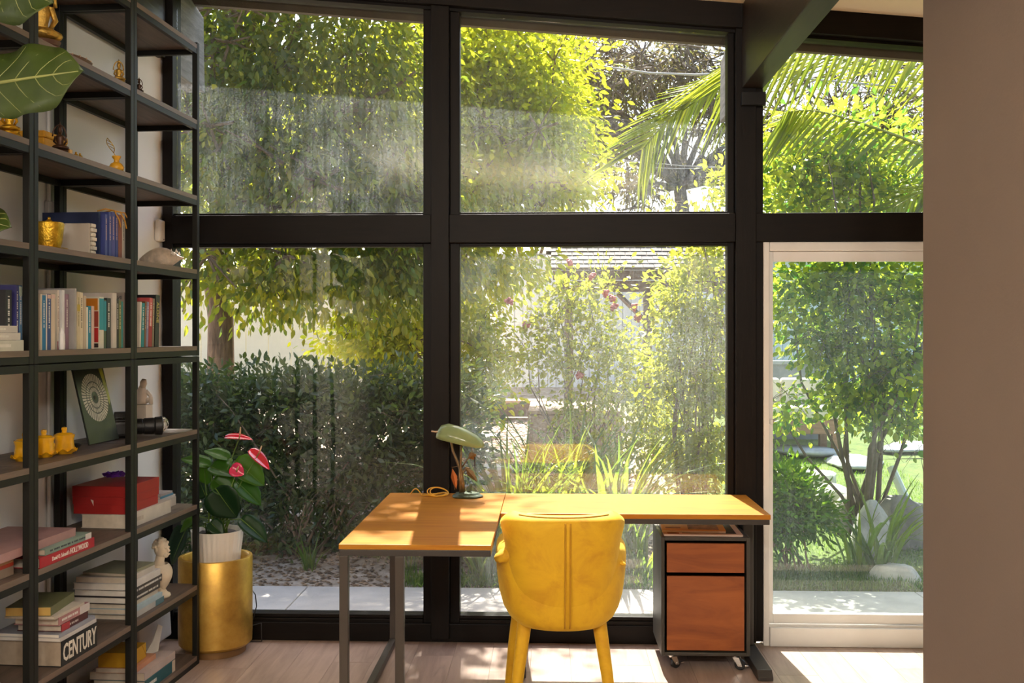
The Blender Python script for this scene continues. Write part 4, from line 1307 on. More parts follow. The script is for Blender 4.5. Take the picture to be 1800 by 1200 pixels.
rg.prism([(0.0, 0.55 * PH), (0.012, 0.98 * PH), (0.045, 0.98 * PH), (0.030, 0.8 * PH), (0.035, 0.62 * PH), (0.012, 0.45 * PH)], -0.0006, -0.0002, lambda q: (PW - 0.001 - q[0], q[1], q[2]))
rg.build('yellow_print', M('yellow_print', (0.30, 0.30, 0.02), 0.3, var=0.6, scale=30), pic)
# camera
BLK = M('camera_black', (0.012, 0.012, 0.013), 0.38, var=0.2, bmp=0.15, bscale=400)
BLKG = M('camera_gloss', (0.01, 0.01, 0.012), 0.12)
ca_s = su(213, 0.19)
cmr = sth('camera', 'black camera with a long lens lying on the third shelf', 'camera', ca_s, 0.19, z3, -1.05)
MB().box(-0.036, 0.036, -0.062, 0.062, 0, 0.085).build('camera_body', BLK, cmr, bevel=0.012, seg=3)
MB().box(-0.050, 0.040, -0.072, -0.028, 0.003, 0.078).build('hand_grip', BLK, cmr, bevel=0.016, seg=3)
MB().prism([(-0.03, 0.086), (0.03, 0.086), (0.018, 0.112), (-0.018, 0.112)], -0.03, 0.034, lambda q: (q[1], q[0], q[2])).build('viewfinder_hump', BLK, cmr, bevel=0.005)
MB().lathe([(0, 0), (0.013, 0), (0.013, 0.010), (0, 0.010)], 16, c=(-0.004, -0.044, 0.079)).build('mode_dial', BLKG, cmr, smooth=40)
ln = MB()
ln.lathe([(0.0, 0), (0.032, 0), (0.032, 0.012), (0.035, 0.016), (0.035, 0.05), (0.0335, 0.052), (0.0335, 0.058), (0.036, 0.060), (0.038, 0.10), (0.036, 0.102), (0.040, 0.106), (0.042, 0.135), (0.040, 0.137), (0.0, 0.1365)], 28)
lo_ = ln.build('lens', BLK, cmr, smooth=35, loc=(0.0365, 0, 0.044), rot=(0, PI / 2, 0))
MB().lathe([(0.0, 0.138), (0.034, 0.138), (0.033, 0.1395), (0.0, 0.140)], 28).build('lens_cap', M('lens_cap', (0.03, 0.028, 0.022), 0.25), lo_, smooth=30)
MB().box(-0.010, 0.010, -0.022, 0.022, 0.1402, 0.1415).build('cap_grip', M('cap_grip', (0.10, 0.095, 0.07), 0.3), lo_)
# white sculpture on a block
sc_s = su(258, 0.20)
PLS = M('plaster', (0.72, 0.62, 0.52), 0.7, var=0.06, scale=20)
o = sth('sculpture', 'pale plaster figure sculpture crouching on a square block', 'sculpture', sc_s, 0.22, z3)
MB().box(-0.034, 0.034, -0.034, 0.034, 0, 0.125).build('block', PLS, o, bevel=0.003)
mb = MB()
mb.tube([(0, 0.01, 0.125), (0.004, 0.012, 0.15), (-0.002, 0.004, 0.185), (-0.012, -0.004, 0.21)], [0.026, 0.030, 0.024, 0.014], 14)
mb.tube([(-0.012, -0.004, 0.205), (-0.016, -0.012, 0.228), (-0.018, -0.016, 0.245)], [0.012, 0.017, 0.010], 12)
mb.tube([(0.004, -0.012, 0.19), (0.010, -0.034, 0.165), (0.004, -0.036, 0.135)], [0.010, 0.009, 0.010], 8)
mb.tube([(0.008, -0.006, 0.14), (0.012, -0.038, 0.150), (0.008, -0.036, 0.127)], [0.015, 0.013, 0.010], 10)
mb.build('figure', PLS, o, smooth=True)
# crystal ball
o = sth('crystal_ball', 'faceted clear crystal ball beside the camera lens', 'ornament', su(286, 0.09), 0.10, z3 + 0.0025)
bmm = bmesh.new()
bmesh.ops.create_icosphere(bmm, subdivisions=2, radius=0.038)
mv = [tuple(v.co + Vector((0, 0, 0.037))) for v in bmm.verts]
mf = [tuple(v.index for v in f.verts) for f in bmm.faces]
bmm.free()
mcr, nt, b = nodes_of('crystal_glass')
b.inputs['Base Color'].default_value = (0.95, 0.93, 0.90, 1)
b.inputs['Roughness'].default_value = 0.03
b.inputs['Transmission Weight'].default_value = 0.9
b.inputs['IOR'].default_value = 1.55
MB().add(mv, mf).build('crystal', mcr, o)

# --------------------------------------------------------------- level 2
z2 = LV[2]
RED = M('red_card', (0.34, 0.012, 0.010), 0.5, var=0.06, scale=6)
# big white book, red box on it
wb_a, wb_b = su(143, 0.03), su(296, 0.03)
ws = SB + 0.035
o = book('thick white hardback lying under the red box', ws, 0.035, z2, 0.058, 0.215, 0.40, (0.60, 0.54, 0.46), flat=True, ink=(0.5, 0.42, 0.34), marks=0.2, pages=PAGE)
rb_ = sth('red_box', 'red cardboard box with lid on the white hardback', 'box', ws + 0.0, 0.045, z2 + 0.0585)
RL, RW = 0.30, 0.245
MB().box(0.004, RL - 0.004, 0.004, RW - 0.004, 0, 0.062).build('box_base', RED, rb_, bevel=0.001)
MB().box(0.001, RL - 0.001, 0.001, RW - 0.001, 0.040, 0.072).build('box_tray', RED, rb_, bevel=0.001)
MB().box(0.0, RL, 0.0, RW, 0.0725, 0.118).build('lid', RED, rb_, bevel=0.0015)
MB().add([(-0.001, 0.150, 0.058), (-0.0012, 0.162, 0.062), (-0.0012, 0.150, 0.035)], [(0, 1, 2)]).build('paper_tear', M('torn_paper', (0.75, 0.60, 0.50), 0.8), rb_, solid=0.0006)
o = sth('purple_flower', 'crumpled purple paper flower behind the red box lid', 'ornament', ws + 0.19, 0.20, z2 + 0.0585 + 0.119)
mb = MB()
rr = random.Random(3)
for k in range(26):
    a, q = rr.uniform(0, 2 * PI), rr.uniform(0.2, 1.0)
    r = 0.04 * q
    z_ = 0.006 + 0.020 * (1 - q * 0.6)
    cpt = Vector((r * math.cos(a), r * math.sin(a), z_))
    t_ = Vector((-math.sin(a), math.cos(a), rr.uniform(-.4, .4))) * 0.016
    u_ = Vector((math.cos(a), math.sin(a), 0.9)) * 0.014
    mb.add([cpt - t_, cpt + t_, cpt + t_ * .7 + u_, cpt - t_ * .7 + u_], [(0, 1, 2, 3)])
mb.build('petals', M('purple_tissue', (0.26, 0.07, 0.72), 0.6, var=0.3, scale=40), o, solid=0.001)
# magazines at the end
zz = z2
for k, (c_, w, lab) in enumerate((((0.60, 0.56, 0.50), 0.16, 'white brochure at the bottom of the small pile behind the red box'), ((0.62, 0.60, 0.58), 0.15, 'pale magazine in the small pile behind the red box'), ((0.10, 0.28, 0.42), 0.14, 'blue booklet in the small pile behind the red box'), ((0.40, 0.36, 0.36), 0.13, 'grey booklet on top of the small pile behind the red box'))):
    th = (0.040, 0.012, 0.010, 0.010)[k]
    book(lab, 1.215 + 0.008 * (k % 2) - 0.03 * k * 0.2, 0.10, zz, th, 0.19, w, c_, flat=True, soft=True, name='booklet', pages=PAGEW)
    zz += th + 0.0006
# stack in the middle bay: red, blue green, brown, pink
r_s = su(75, 0.006)
hb_ = book('red hardback with a white title along the spine, lowest in its pile', r_s - 0.02, 0.004, z2, 0.036, 0.27, su(165, .006) - r_s + 0.02, (0.42, 0.012, 0.022), flat=True)
INKW = M('ink_white', (0.80, 0.74, 0.66), 0.5)
HL = su(165, .006) - r_s + 0.02
fx = lambda x, z: frame((x, -0.0008, z), (1, 0, 0), (0, 0, 1), (0, -1, 0))
text('spine_title', "David O. Selznick's", 0.021, INKW, hb_, fx(HL * 0.36, 0.017), xs=0.72)
text('spine_title', 'HOLLYWOOD', 0.030, INKW, hb_, fx(HL * 0.70, 0.018), xs=0.66)
book('blue and green book with lettering on its spine, between the red and the pink one', r_s + 0.02, 0.008, z2 + 0.0366, 0.022, 0.235, HL - 0.055, (0.22, 0.30, 0.24), flat=True, ink=(0.02, 0.03, 0.05), marks=0.75, band=(0.86, 0.995, (0.62, 0.58, 0.54)))
book('pink art book in a clear jacket on top of the pile', r_s - 0.23, 0.030, z2 + 0.0592, 0.030, 0.27, HL + 0.12, (0.40, 0.225, 0.215), flat=True, pages=PAGEW)
zz = z2
for k, (th, c_, lab) in enumerate(((0.030, (0.30, 0.22, 0.16), 'tan book at the bottom of the pile by the left edge'), (0.012, (0.42, 0.05, 0.02), 'thin red book in the pile by the left edge'), (0.016, (0.52, 0.27, 0.12), 'orange tan book on the pile by the left edge'))):
    book(lab, -0.32, 0.05, zz, th, 0.22, 0.28, c_, flat=True)
    zz += th + 0.0006
# --------------------------------------------------------------- level 1
z1 = LV[1]
c_s = su(107, 0.004)
c_e = su(170, 0.004)
CT = 0.094
cL = c_e - c_s
cbk = book('thick black book with the white title on its spine, lowest in its pile', c_s, 0.002, z1, CT, 0.25, cL, (0.012, 0.012, 0.012), flat=True, pages=M('aged_pages', (0.40, 0.32, 0.24), 0.85, var=0.08, scale=40))
text('spine_title', 'CENTURY', 0.088, M('ink_bone', (0.74, 0.68, 0.58), 0.5), cbk, fx(cL * 0.5, CT * 0.46), xs=cL / 0.43, bold=0.0016)
zz = z1 + CT + .0006
def pile(lst, zz, grp=None):
    for (s_, d_, th, w, L, c_, lab, kw) in lst:
        book(lab, s_, d_, zz, th, w, L, c_, flat=True, group=grp, **kw)
        zz += th + 0.0006
    return zz
zz = pile([
 (c_s - 0.01, 0.000, 0.014, 0.25, cL, (0.55, 0.52, 0.50), 'white magazine directly on the thick black book', dict(soft=True, pages=PAGEW)),
 (c_s - 0.015, 0.002, 0.013, 0.25, cL, (0.30, 0.31, 0.36), 'grey blue magazine, second above the thick black book', dict(soft=True, pages=PAGEW)),
 (c_s + 0.015, 0.010, 0.026, 0.17, cL - 0.07, (0.08, 0.02, 0.02), 'black paperback with a red spine end', dict(ink=(0.6, 0.55, 0.5), band=(0.0, 0.3, (0.42, 0.04, 0.05)))),
 (c_s + 0.0, 0.012, 0.030, 0.17, cL - 0.04, (0.42, 0.20, 0.20), 'dusty pink paperback with a white spine end', dict(ink=W_, band=(0.68, 1.0, (0.60, 0.55, 0.52)))),
 (c_s - 0.03, 0.01, 0.010, 0.19, cL - 0.05, (0.55, 0.48, 0.40), 'thin beige booklet under the olive book', dict(soft=True)),
 (c_s - 0.02, 0.03, 0.032, 0.16, cL - 0.04, (0.16, 0.16, 0.07), 'olive covered book with yellow page edges, topmost in its pile', dict(soft=True, rz=0.14, pages=M('yellow_pages', (0.72, 0.47, 0.13), 0.7, var=0.1))),
], zz)
# plastic case at the left edge
o = sth('plastic_case', 'clear lidded black plastic case at the left edge of the low shelf', 'case', su(4, 0.02) - 0.03, 0.02, z1)
MB().box(-0.12, 0.02, 0, 0.10, 0, 0.045).build('case_base', BLK, o, bevel=0.006)
MB().box(-0.12, 0.03, 0.002, 0.098, 0.0455, 0.062).build('case_lid', M('smoky_plastic', (0.42, 0.40, 0.46), 0.15), o, bevel=0.006)
# pile with the bust
pb = SB + 0.03
zz = pile([
 (pb + 0.02, 0.03, 0.026, 0.24, 0.30, (0.52, 0.50, 0.48), 'white paperback with a blue green end, lowest in the tall pile', dict(soft=True, band=(0.72, 1.0, (0.10, 0.20, 0.24)))),
 (pb + 0.00, 0.028, 0.022, 0.25, 0.30, (0.40, 0.52, 0.58), 'pale blue book, second from the bottom of the tall pile', dict(soft=True)),
 (pb + 0.01, 0.040, 0.020, 0.24, 0.27, (0.62, 0.55, 0.44), 'cream paperback, third from the bottom of the tall pile', dict(soft=True)),
 (pb + 0.00, 0.034, 0.028, 0.25, 0.29, (0.05, 0.04, 0.04), 'black and white striped book, lower of the two striped ones', dict(ink=W_, marks=0.8, pages=PAGEW)),
 (pb + 0.005, 0.032, 0.030, 0.25, 0.30, (0.05, 0.04, 0.04), 'black and white striped book, upper of the two striped ones', dict(ink=W_, marks=0.85, pages=PAGEW)),
 (pb - 0.005, 0.03, 0.028, 0.25, 0.29, (0.66, 0.63, 0.60), 'plain white book above the striped books', dict(pages=PAGEW)),
 (pb + 0.0, 0.04, 0.024, 0.23, 0.25, (0.58, 0.52, 0.46), 'worn beige paperback near the top of the tall pile', dict(soft=True)),
 (pb + 0.015, 0.06, 0.012, 0.20, 0.23, (0.30, 0.29, 0.18), 'thin green grey booklet on top of the tall pile', dict(soft=True, rz=-0.1)),
], z1)
bs_ = su(289, 0.06)
bust = sth('plaster_bust', 'small cream plaster bust of a curly haired head on the low shelf', 'bust', bs_ + 0.004, 0.085, z1, -0.25)
BST = M('bust_plaster', (0.74, 0.62, 0.46), 0.6, var=0.06, scale=20)
MB().lathe([(0, 0), (0.047, 0), (0.050, 0.006), (0.047, 0.014), (0.036, 0.020), (0.027, 0.034), (0.024, 0.06), (0.026, 0.075), (0.0, 0.08)], 26).build('pedestal', BST, bust, smooth=40)
mb = MB()
mb.grid(lambda i, j: ((lambda a, t_: ((0.030 + 0.042 * math.sin(PI * t_) ** 0.7) * math.cos(a) * (1.0 if j else 0.6), (0.022 + 0.018 * math.sin(PI * t_)) * math.sin(a) - 0.004, 0.068 + 0.090 * t_ - 0.035 * (1 - t_) * max(0, -math.sin(a))))(2 * PI * i / 24, j / 8 * 0.92)), 24, 9, True)
mb.tube([(0, 0.004, 0.135), (0, 0.0, 0.165), (0, -0.006, 0.19)], [0.034, 0.021, 0.020], 14)
mb.ball((0, -0.010, 0.222), 0.036, 18, 12, (0.82, 0.98, 1.15))
mb.ball((0, -0.036, 0.197), 0.016, 12, 8, (0.95, 0.8, 1.0))
mb.tube([(0, -0.043, 0.232), (0, -0.052, 0.214), (0, -0.046, 0.209)], [0.004, 0.007, 0.005], 8)
for sx in (-1, 1):
    mb.ball((sx * 0.011, -0.0425, 0.229), 0.0048, 8, 6)
    mb.ball((sx * 0.030, -0.006, 0.220), 0.008, 8, 6, (0.5, 1, 1.4))
mb.tube([(-0.008, -0.050, 0.199), (0.0, -0.052, 0.200), (0.008, -0.050, 0.199)], 0.0032, 6)
mb.build('bust_figure', BST, bust, smooth=60)
mb = MB()
rr = random.Random(5)
for k in range(46):
    th_, ph = rr.uniform(0, 2 * PI), rr.uniform(-0.15, 1.0)
    x, y, z_ = math.cos(th_) * math.cos(ph * PI / 2), math.sin(th_) * math.cos(ph * PI / 2), math.sin(ph * PI / 2)
    if y < -0.55 and z_ < 0.55:
        continue
    mb.ball((0.031 * x, -0.008 + 0.035 * y, 0.226 + 0.040 * z_), 0.0085, 7, 5)
mb.build('hair', BST, bust, smooth=True)
# --------------------------------------------------------------- level 0
z0_ = LV[0]
b0 = su(252, 0.10)
q0s = su(268, 0.012) - 0.06
tb_ = book('thick teal hardback with cream spine end, lowest on the bottom shelf', q0s, 0.016, z0_, 0.052, 0.235, 0.30, (0.01, 0.085, 0.10), flat=True, ink=W_, marks=0.28, band=(0.90, 1.0, (0.58, 0.46, 0.34)))
pile([
 (q0s + 0.0, 0.02, 0.034, 0.245, 0.31, (0.50, 0.40, 0.36), 'pale pinkish book on the teal hardback', dict(soft=True)),
 (q0s - 0.01, 0.055, 0.022, 0.175, 0.21, (0.58, 0.27, 0.15), 'thin salmon orange book under the yellow box', dict(soft=True, rz=0.03)),
], z0_ + 0.0526)
o = sth('yellow_box', 'mustard yellow card box on the bottom shelf pile', 'box', q0s - 0.012, 0.075, z0_ + 0.0526 + 0.0358 + 0.0226, 0.03)
YB = M('yellow_card', (0.62, 0.33, 0.015), 0.45, var=0.06)
MB().box(0, 0.155, 0, 0.145, 0, 0.064).build('box_body', YB, o, bevel=0.0015)
MB().add([(0.11, -0.0006, 0.064), (0.112, -0.0006, 0.064), (0.154, -0.0006, 0.008), (0.152, -0.0006, 0.008)], [(0, 1, 2, 3)]).build('flap_seam', M('flap_seam', (0.30, 0.12, 0.01), 0.6), o, solid=0.0004)
pp_ = sth('cut_card', 'stiff white card leaning upright beside the gold planter', 'card', q0s + 0.20, 0.12, z0_ + 0.0526 + 0.0352)
MB().prism([(0, 0), (0.10, 0.0), (0.155, 0.10), (0.13, 0.115), (0.08, 0.055)], 0, 0.004).build('card_sheet', M('white_card', (0.62, 0.58, 0.52), 0.7), pp_, rot=(-0.2, 0, -0.25))
o = sth('foam_board', 'white rounded panel leaning on the wall behind the bottom shelf', 'panel', su(250, 0.25), 0.262, z0_ + 0.004)
MB().box(0, 0.36, 0.0, 0.022, 0.0, 0.285).build('panel_body', M('white_plastic', (0.62, 0.60, 0.62), 0.5), o, bevel=0.012, seg=3, rot=(-0.06, 0, 0))
o = sth('red_folder', 'red folder lying at the front of the bottom shelf in the middle bay', 'folder', su(112, 0.02) - 0.02, 0.02, z0_)
MB().box(0, 0.10, 0, 0.24, 0, 0.028).build('folder_cover', M('folder_red', (0.42, 0.05, 0.02), 0.45), o, bevel=0.004)
MB().box(0.004, 0.096, 0.004, 0.235, 0.0285, 0.034).build('folder_flap', M('folder_red', (0.42, 0.05, 0.02), 0.45), o, bevel=0.002)
# ================================================================ INDOOR PLANTS
def leafblade(outline, base, tip, width, nrm, mat, name, parent, cup=0.12, droop=0.1, nseg=10, wave=0.0, waven=4, thick=0.0012):
    """a leaf with a given half-width outline, built between base and tip"""
    base, tip = Vector(base), Vector(tip)
    ax = tip - base
    L = ax.length
    ax.normalize()
    n = Vector(nrm)
    n = (n - ax * n.dot(ax)).normalized()
    sd_ = ax.cross(n)
    cols = (-1, -0.66, -0.33, 0, 0.33, 0.66, 1)
    mb = MB()
    def fn(i, j):
        t_ = j / nseg
        c_ = cols[i]
        hw = outline(t_) * width / 2
        back = 0.0
        ph = math.sin(t_ * waven * PI + (0.6 if c_ < 0 else 0)) * wave * abs(c_) ** 2 * width
        return base + ax * (L * t_ + back) + sd_ * (hw * c_) + n * (abs(c_) * hw * cup * 2 - droop * L * t_ * t_ + ph)
    mb.grid(fn, len(cols), nseg + 1)
    o = mb.build(name, mat, parent, smooth=True, solid=thick)
    # veins
    vm = MB()
    vm.tube([base + ax * (L * t_) + n * (-droop * L * t_ * t_ + 0.0) for t_ in (0.0, 0.25, 0.5, 0.75, 0.97)], [0.0042 * L / 0.2, 0.0034 * L / .2, 0.0026 * L / .2, 0.0018 * L / .2, 0.0008 * L / .2], 5)
    return o, vm, (base, ax, sd_, n, L)
heart = lambda t_: max(0.0, (math.sin(PI * min(1, (t_ * 0.80 + 0.20)) ** 1.15)) ** 0.75) * (0.72 + 0.28 * (1 - t_)) * (1.15 if t_ > 0 else 0.75)
def anthurium():
    PC = at(379, 1060, Y=-0.245)
    px_, py_ = PC.x, PC.y
    g = thing('gold_planter', 'tall round gold planter on the floor between shelf and window', 'planter', (px_, py_, 0))
    def goldm():
        m, nt, b = nodes_of('antique_gold_leaf')
        vec = coords(nt)
        f = noise(nt, vec, 7.0, 6, 0.7)
        f2 = noise(nt, vec, 110.0, 3, 0.6)
        nt.links.new(ramp(nt, f, [(0.3, (0.40, 0.22, 0.045)), (0.55, (0.60, 0.36, 0.07)), (0.75, (0.68, 0.44, 0.11))]), b.inputs['Base Color'])
        b.inputs['Metallic'].default_value = 0.72
        mr = nt.nodes.new('ShaderNodeMapRange')
        mr.inputs['To Min'].default_value = 0.30
        mr.inputs['To Max'].default_value = 0.52
        nt.links.new(f2, mr.inputs['Value'])
        nt.links.new(mr.outputs[0], b.inputs['Roughness'])
        bump(nt, b, f2, 0.12, 0.002)
        return m
    GM = goldm()
    MB().lathe([(0.0, 0.0), (0.148, 0.0), (0.148, 0.038), (0.0, 0.038)], 48).build('plinth', M('planter_foot', (0.24, 0.13, 0.05), 0.45, 0.5), g, smooth=40)
    MB().lathe([(0.0, 0.0385), (0.165, 0.0385), (0.178, 0.052), (0.180, 0.10), (0.180, 0.474), (0.177, 0.478), (0.162, 0.478), (0.159, 0.474), (0.159, 0.25), (0.0, 0.25)], 56).build('planter_body', GM, g, smooth=40)
    w = thing('white_pot', 'white ribbed pot standing inside the gold planter', 'pot', (px_ + 0.008, py_, 0.2505))
    zt = zat(930, px_, py_) - 0.2505
    prof = [(0.0, 0.0), (0.088, 0.0)] + [(0.088 + 0.040 * k / 16, zt * k / 16) for k in range(17)] + [(0.123, zt), (0.118, zt - 0.03), (0.0, zt - 0.03)]
    def wb(r, z, a):
        k = 0.0022 * math.sin(a * 30) * (0.6 + 0.4 * math.sin(z * 210 + a * 15)) if 0.085 < r < 0.1285 and 0.004 < z < zt - 0.006 else 0
        return (r + k, z)
    MB().lathe(prof, 180, wob=wb).build('pot_body', M('white_ceramic', (0.80, 0.74, 0.66), 0.3, var=0.03, coat=0.3), w, smooth=60)
    # the plant, rooted in the pot
    zr = zt - 0.028 + 0.2505
    pl = thing('anthurium', 'anthurium plant with red flowers and glossy heart shaped leaves in the white pot', 'plant', (px_ + 0.008, py_, zr))
    MB().lathe([(0.0, -0.001), (0.116, -0.001), (0.110, 0.008), (0.0, 0.014)], 24, wob=lambda r, z, a: (r, z + 0.004 * math.sin(9 * a + r * 200))).build('soil', M('potting_soil', (0.035, 0.024, 0.018), 0.9, var=0.5, scale=60, bmp=0.6), pl, smooth=True)
    LG = leafmat('anthurium_leaf', (0.035, 0.12, 0.014), (0.08, 0.20, 0.022), (0.22, 0.42, 0.015), (0.36, 0.50, 0.02), 0.40, 0.38, 0.35)
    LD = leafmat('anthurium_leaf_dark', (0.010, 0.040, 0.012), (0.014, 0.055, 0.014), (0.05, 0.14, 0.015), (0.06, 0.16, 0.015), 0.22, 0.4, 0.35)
    ST = leafmat('anthurium_stem', (0.12, 0.22, 0.03), (0.16, 0.26, 0.04), (0.3, 0.42, 0.05), (0.3, 0.42, 0.05), 0.2, 0.4)
    O = Vector(pl.location)
    def zp(x, y, dy=0.0):
        p = at(280 + x / 2.61, 720 + y / 2.61, Y=py_ + dy)
        return p - O
    leaves = [((232, 262), (100, 214), 75, 0.03, LG, (0.1, -0.5, 1)), ((318, 228), (206, 178), 66, 0.02, LG, (0.2, -0.5, 1)),
              ((235, 262), (345, 298), 88, -0.03, LG, (0, -0.55, 1)), ((345, 236), (487, 342), 105, -0.02, LG, (0.5, -0.75, 0.6)),
              ((248, 320), (345, 392), 84, -0.06, LG, (0.2, -0.8, 0.7)), ((352, 330), (470, 432), 84, 0.0, LG, (0.5, -0.7, 0.6)),
              ((258, 360), (352, 500), 128, -0.10, LD, (-0.3, -0.9, 0.4)), ((372, 500), (500, 602), 78, -0.03, LD, (0.4, -0.7, 0.7)),
              ((180, 490), (88, 558), 52, 0.02, LG, (-0.3, -0.7, 0.7)), ((128, 540), (40, 712), 95, 0.09, LD, (-0.4, -0.8, 0.4)),
              ((232, 515), (292, 570), 56, -0.08, LD, (0.1, -0.8, 0.7)), ((205, 255), (218, 345), 80, 0.02, LG, (-0.2, -0.8, 0.6)),
              ((330, 250), (250, 235), 60, 0.04, LG, (0, -0.3, 1)), ((300, 330), (352, 372), 60, 0.03, LG, (0.2, -0.8, 0.5)),
              ((215, 400), (170, 300), 70, 0.08, LD, (-0.4, -0.8, 0.4)), ((345, 420), (330, 485), 60, 0.04, LD, (0.3, -0.9, 0.3)),
              ((420, 360), (455, 425), 50, 0.05, LG, (0.5, -0.6, 0.5))]
    for k, (a, b, wd, dy, mt, nr) in enumerate(leaves):
        pa, pb = zp(*a, dy), zp(*b, dy + 0.02 * math.sin(k * 2.3))
        o, vm, fr = leafblade(heart, pa, pb, wd / 2.61 * (5.07 / F) * 1.25, nr, mt, 'leaf', pl, cup=0.16, droop=0.10, wave=0.02)
        vm.build('midrib', ST, o, smooth=True)
        r0 = Vector((0.05 * math.sin(k * 1.7), 0.05 * math.cos(k * 1.7), 0.008))
        mid = r0.lerp(pa, 0.5) + Vector((0.02 * math.sin(k), -0.02, 0.03))
        MB().tube([r0, mid, pa + (pa - mid) * 0.02], [0.0038, 0.0032, 0.0026], 6).build('leaf_stalk', ST, pl, smooth=True)
    SP = M('red_spathe', (0.62, 0.012, 0.035), 0.18, var=0.08, coat=0.6)
    SX = M('spadix', (0.75, 0.50, 0.28), 0.5)
    fl_ = [((300, 128), (428, 132), 46, -0.02, (0.0, -0.35, 1), (369, 122), (373, 78), SP), ((412, 186), (508, 272), 52, -0.02, (0.5, -0.5, 0.7), (458, 198), (470, 164), SP), ((330, 262), (388, 298), 50, -0.09, (0, -0.9, 0.4), (356, 276), (364, 258), M('pink_spathe', (0.70, 0.03, 0.12), 0.2, coat=0.5))]
    for k, (a, b, wd, dy, nr, s0_, s1_, mt) in enumerate(fl_):
        pa, pb = zp(*a, dy), zp(*b, dy)
        o, vm, fr = leafblade(heart, pa, pb, wd / 2.61 * (5.07 / F) * 1.3, nr, mt, 'flower', pl, cup=0.18, droop=0.05, thick=0.0016)
        q0, q1 = zp(*s0_, dy - 0.006), zp(*s1_, dy - 0.012)
        MB().tube([q0, q0.lerp(q1, 0.6), q1], [0.0048, 0.0042, 0.002], 8).build('spadix', SX, o, smooth=True)
        r0 = Vector((0.03 * (k - 1), -0.03, 0.008))
        mid = r0.lerp(q0, 0.55) + Vector((-0.012, 0.0, 0.0))
        MB().tube([r0, mid, q0], [0.0036, 0.003, 0.0026], 6).build('flower_stalk', ST, pl, smooth=True)
    # black cable behind the planter
    cb_ = MB().tube([at(438, 1030, Y=-0.06), at(449, 1045, Y=-0.13), at(451, 1065, Y=-0.13), at(446, 1085, Y=-0.12), at(440, 1100, Y=-0.11), (px_ + 0.19, -0.10, 0.1), (px_ + 0.192, -0.10, 0.006), (px_ + 0.10, -0.005 - 0.09, 0.005)], 0.003, 6)
    t = cb_.build('extension_cable', M('cord_black', (0.02, 0.02, 0.02), 0.5), smooth=True)
    tag(t, 'thin black cord hanging down beside the gold planter', 'cable')
anthurium()

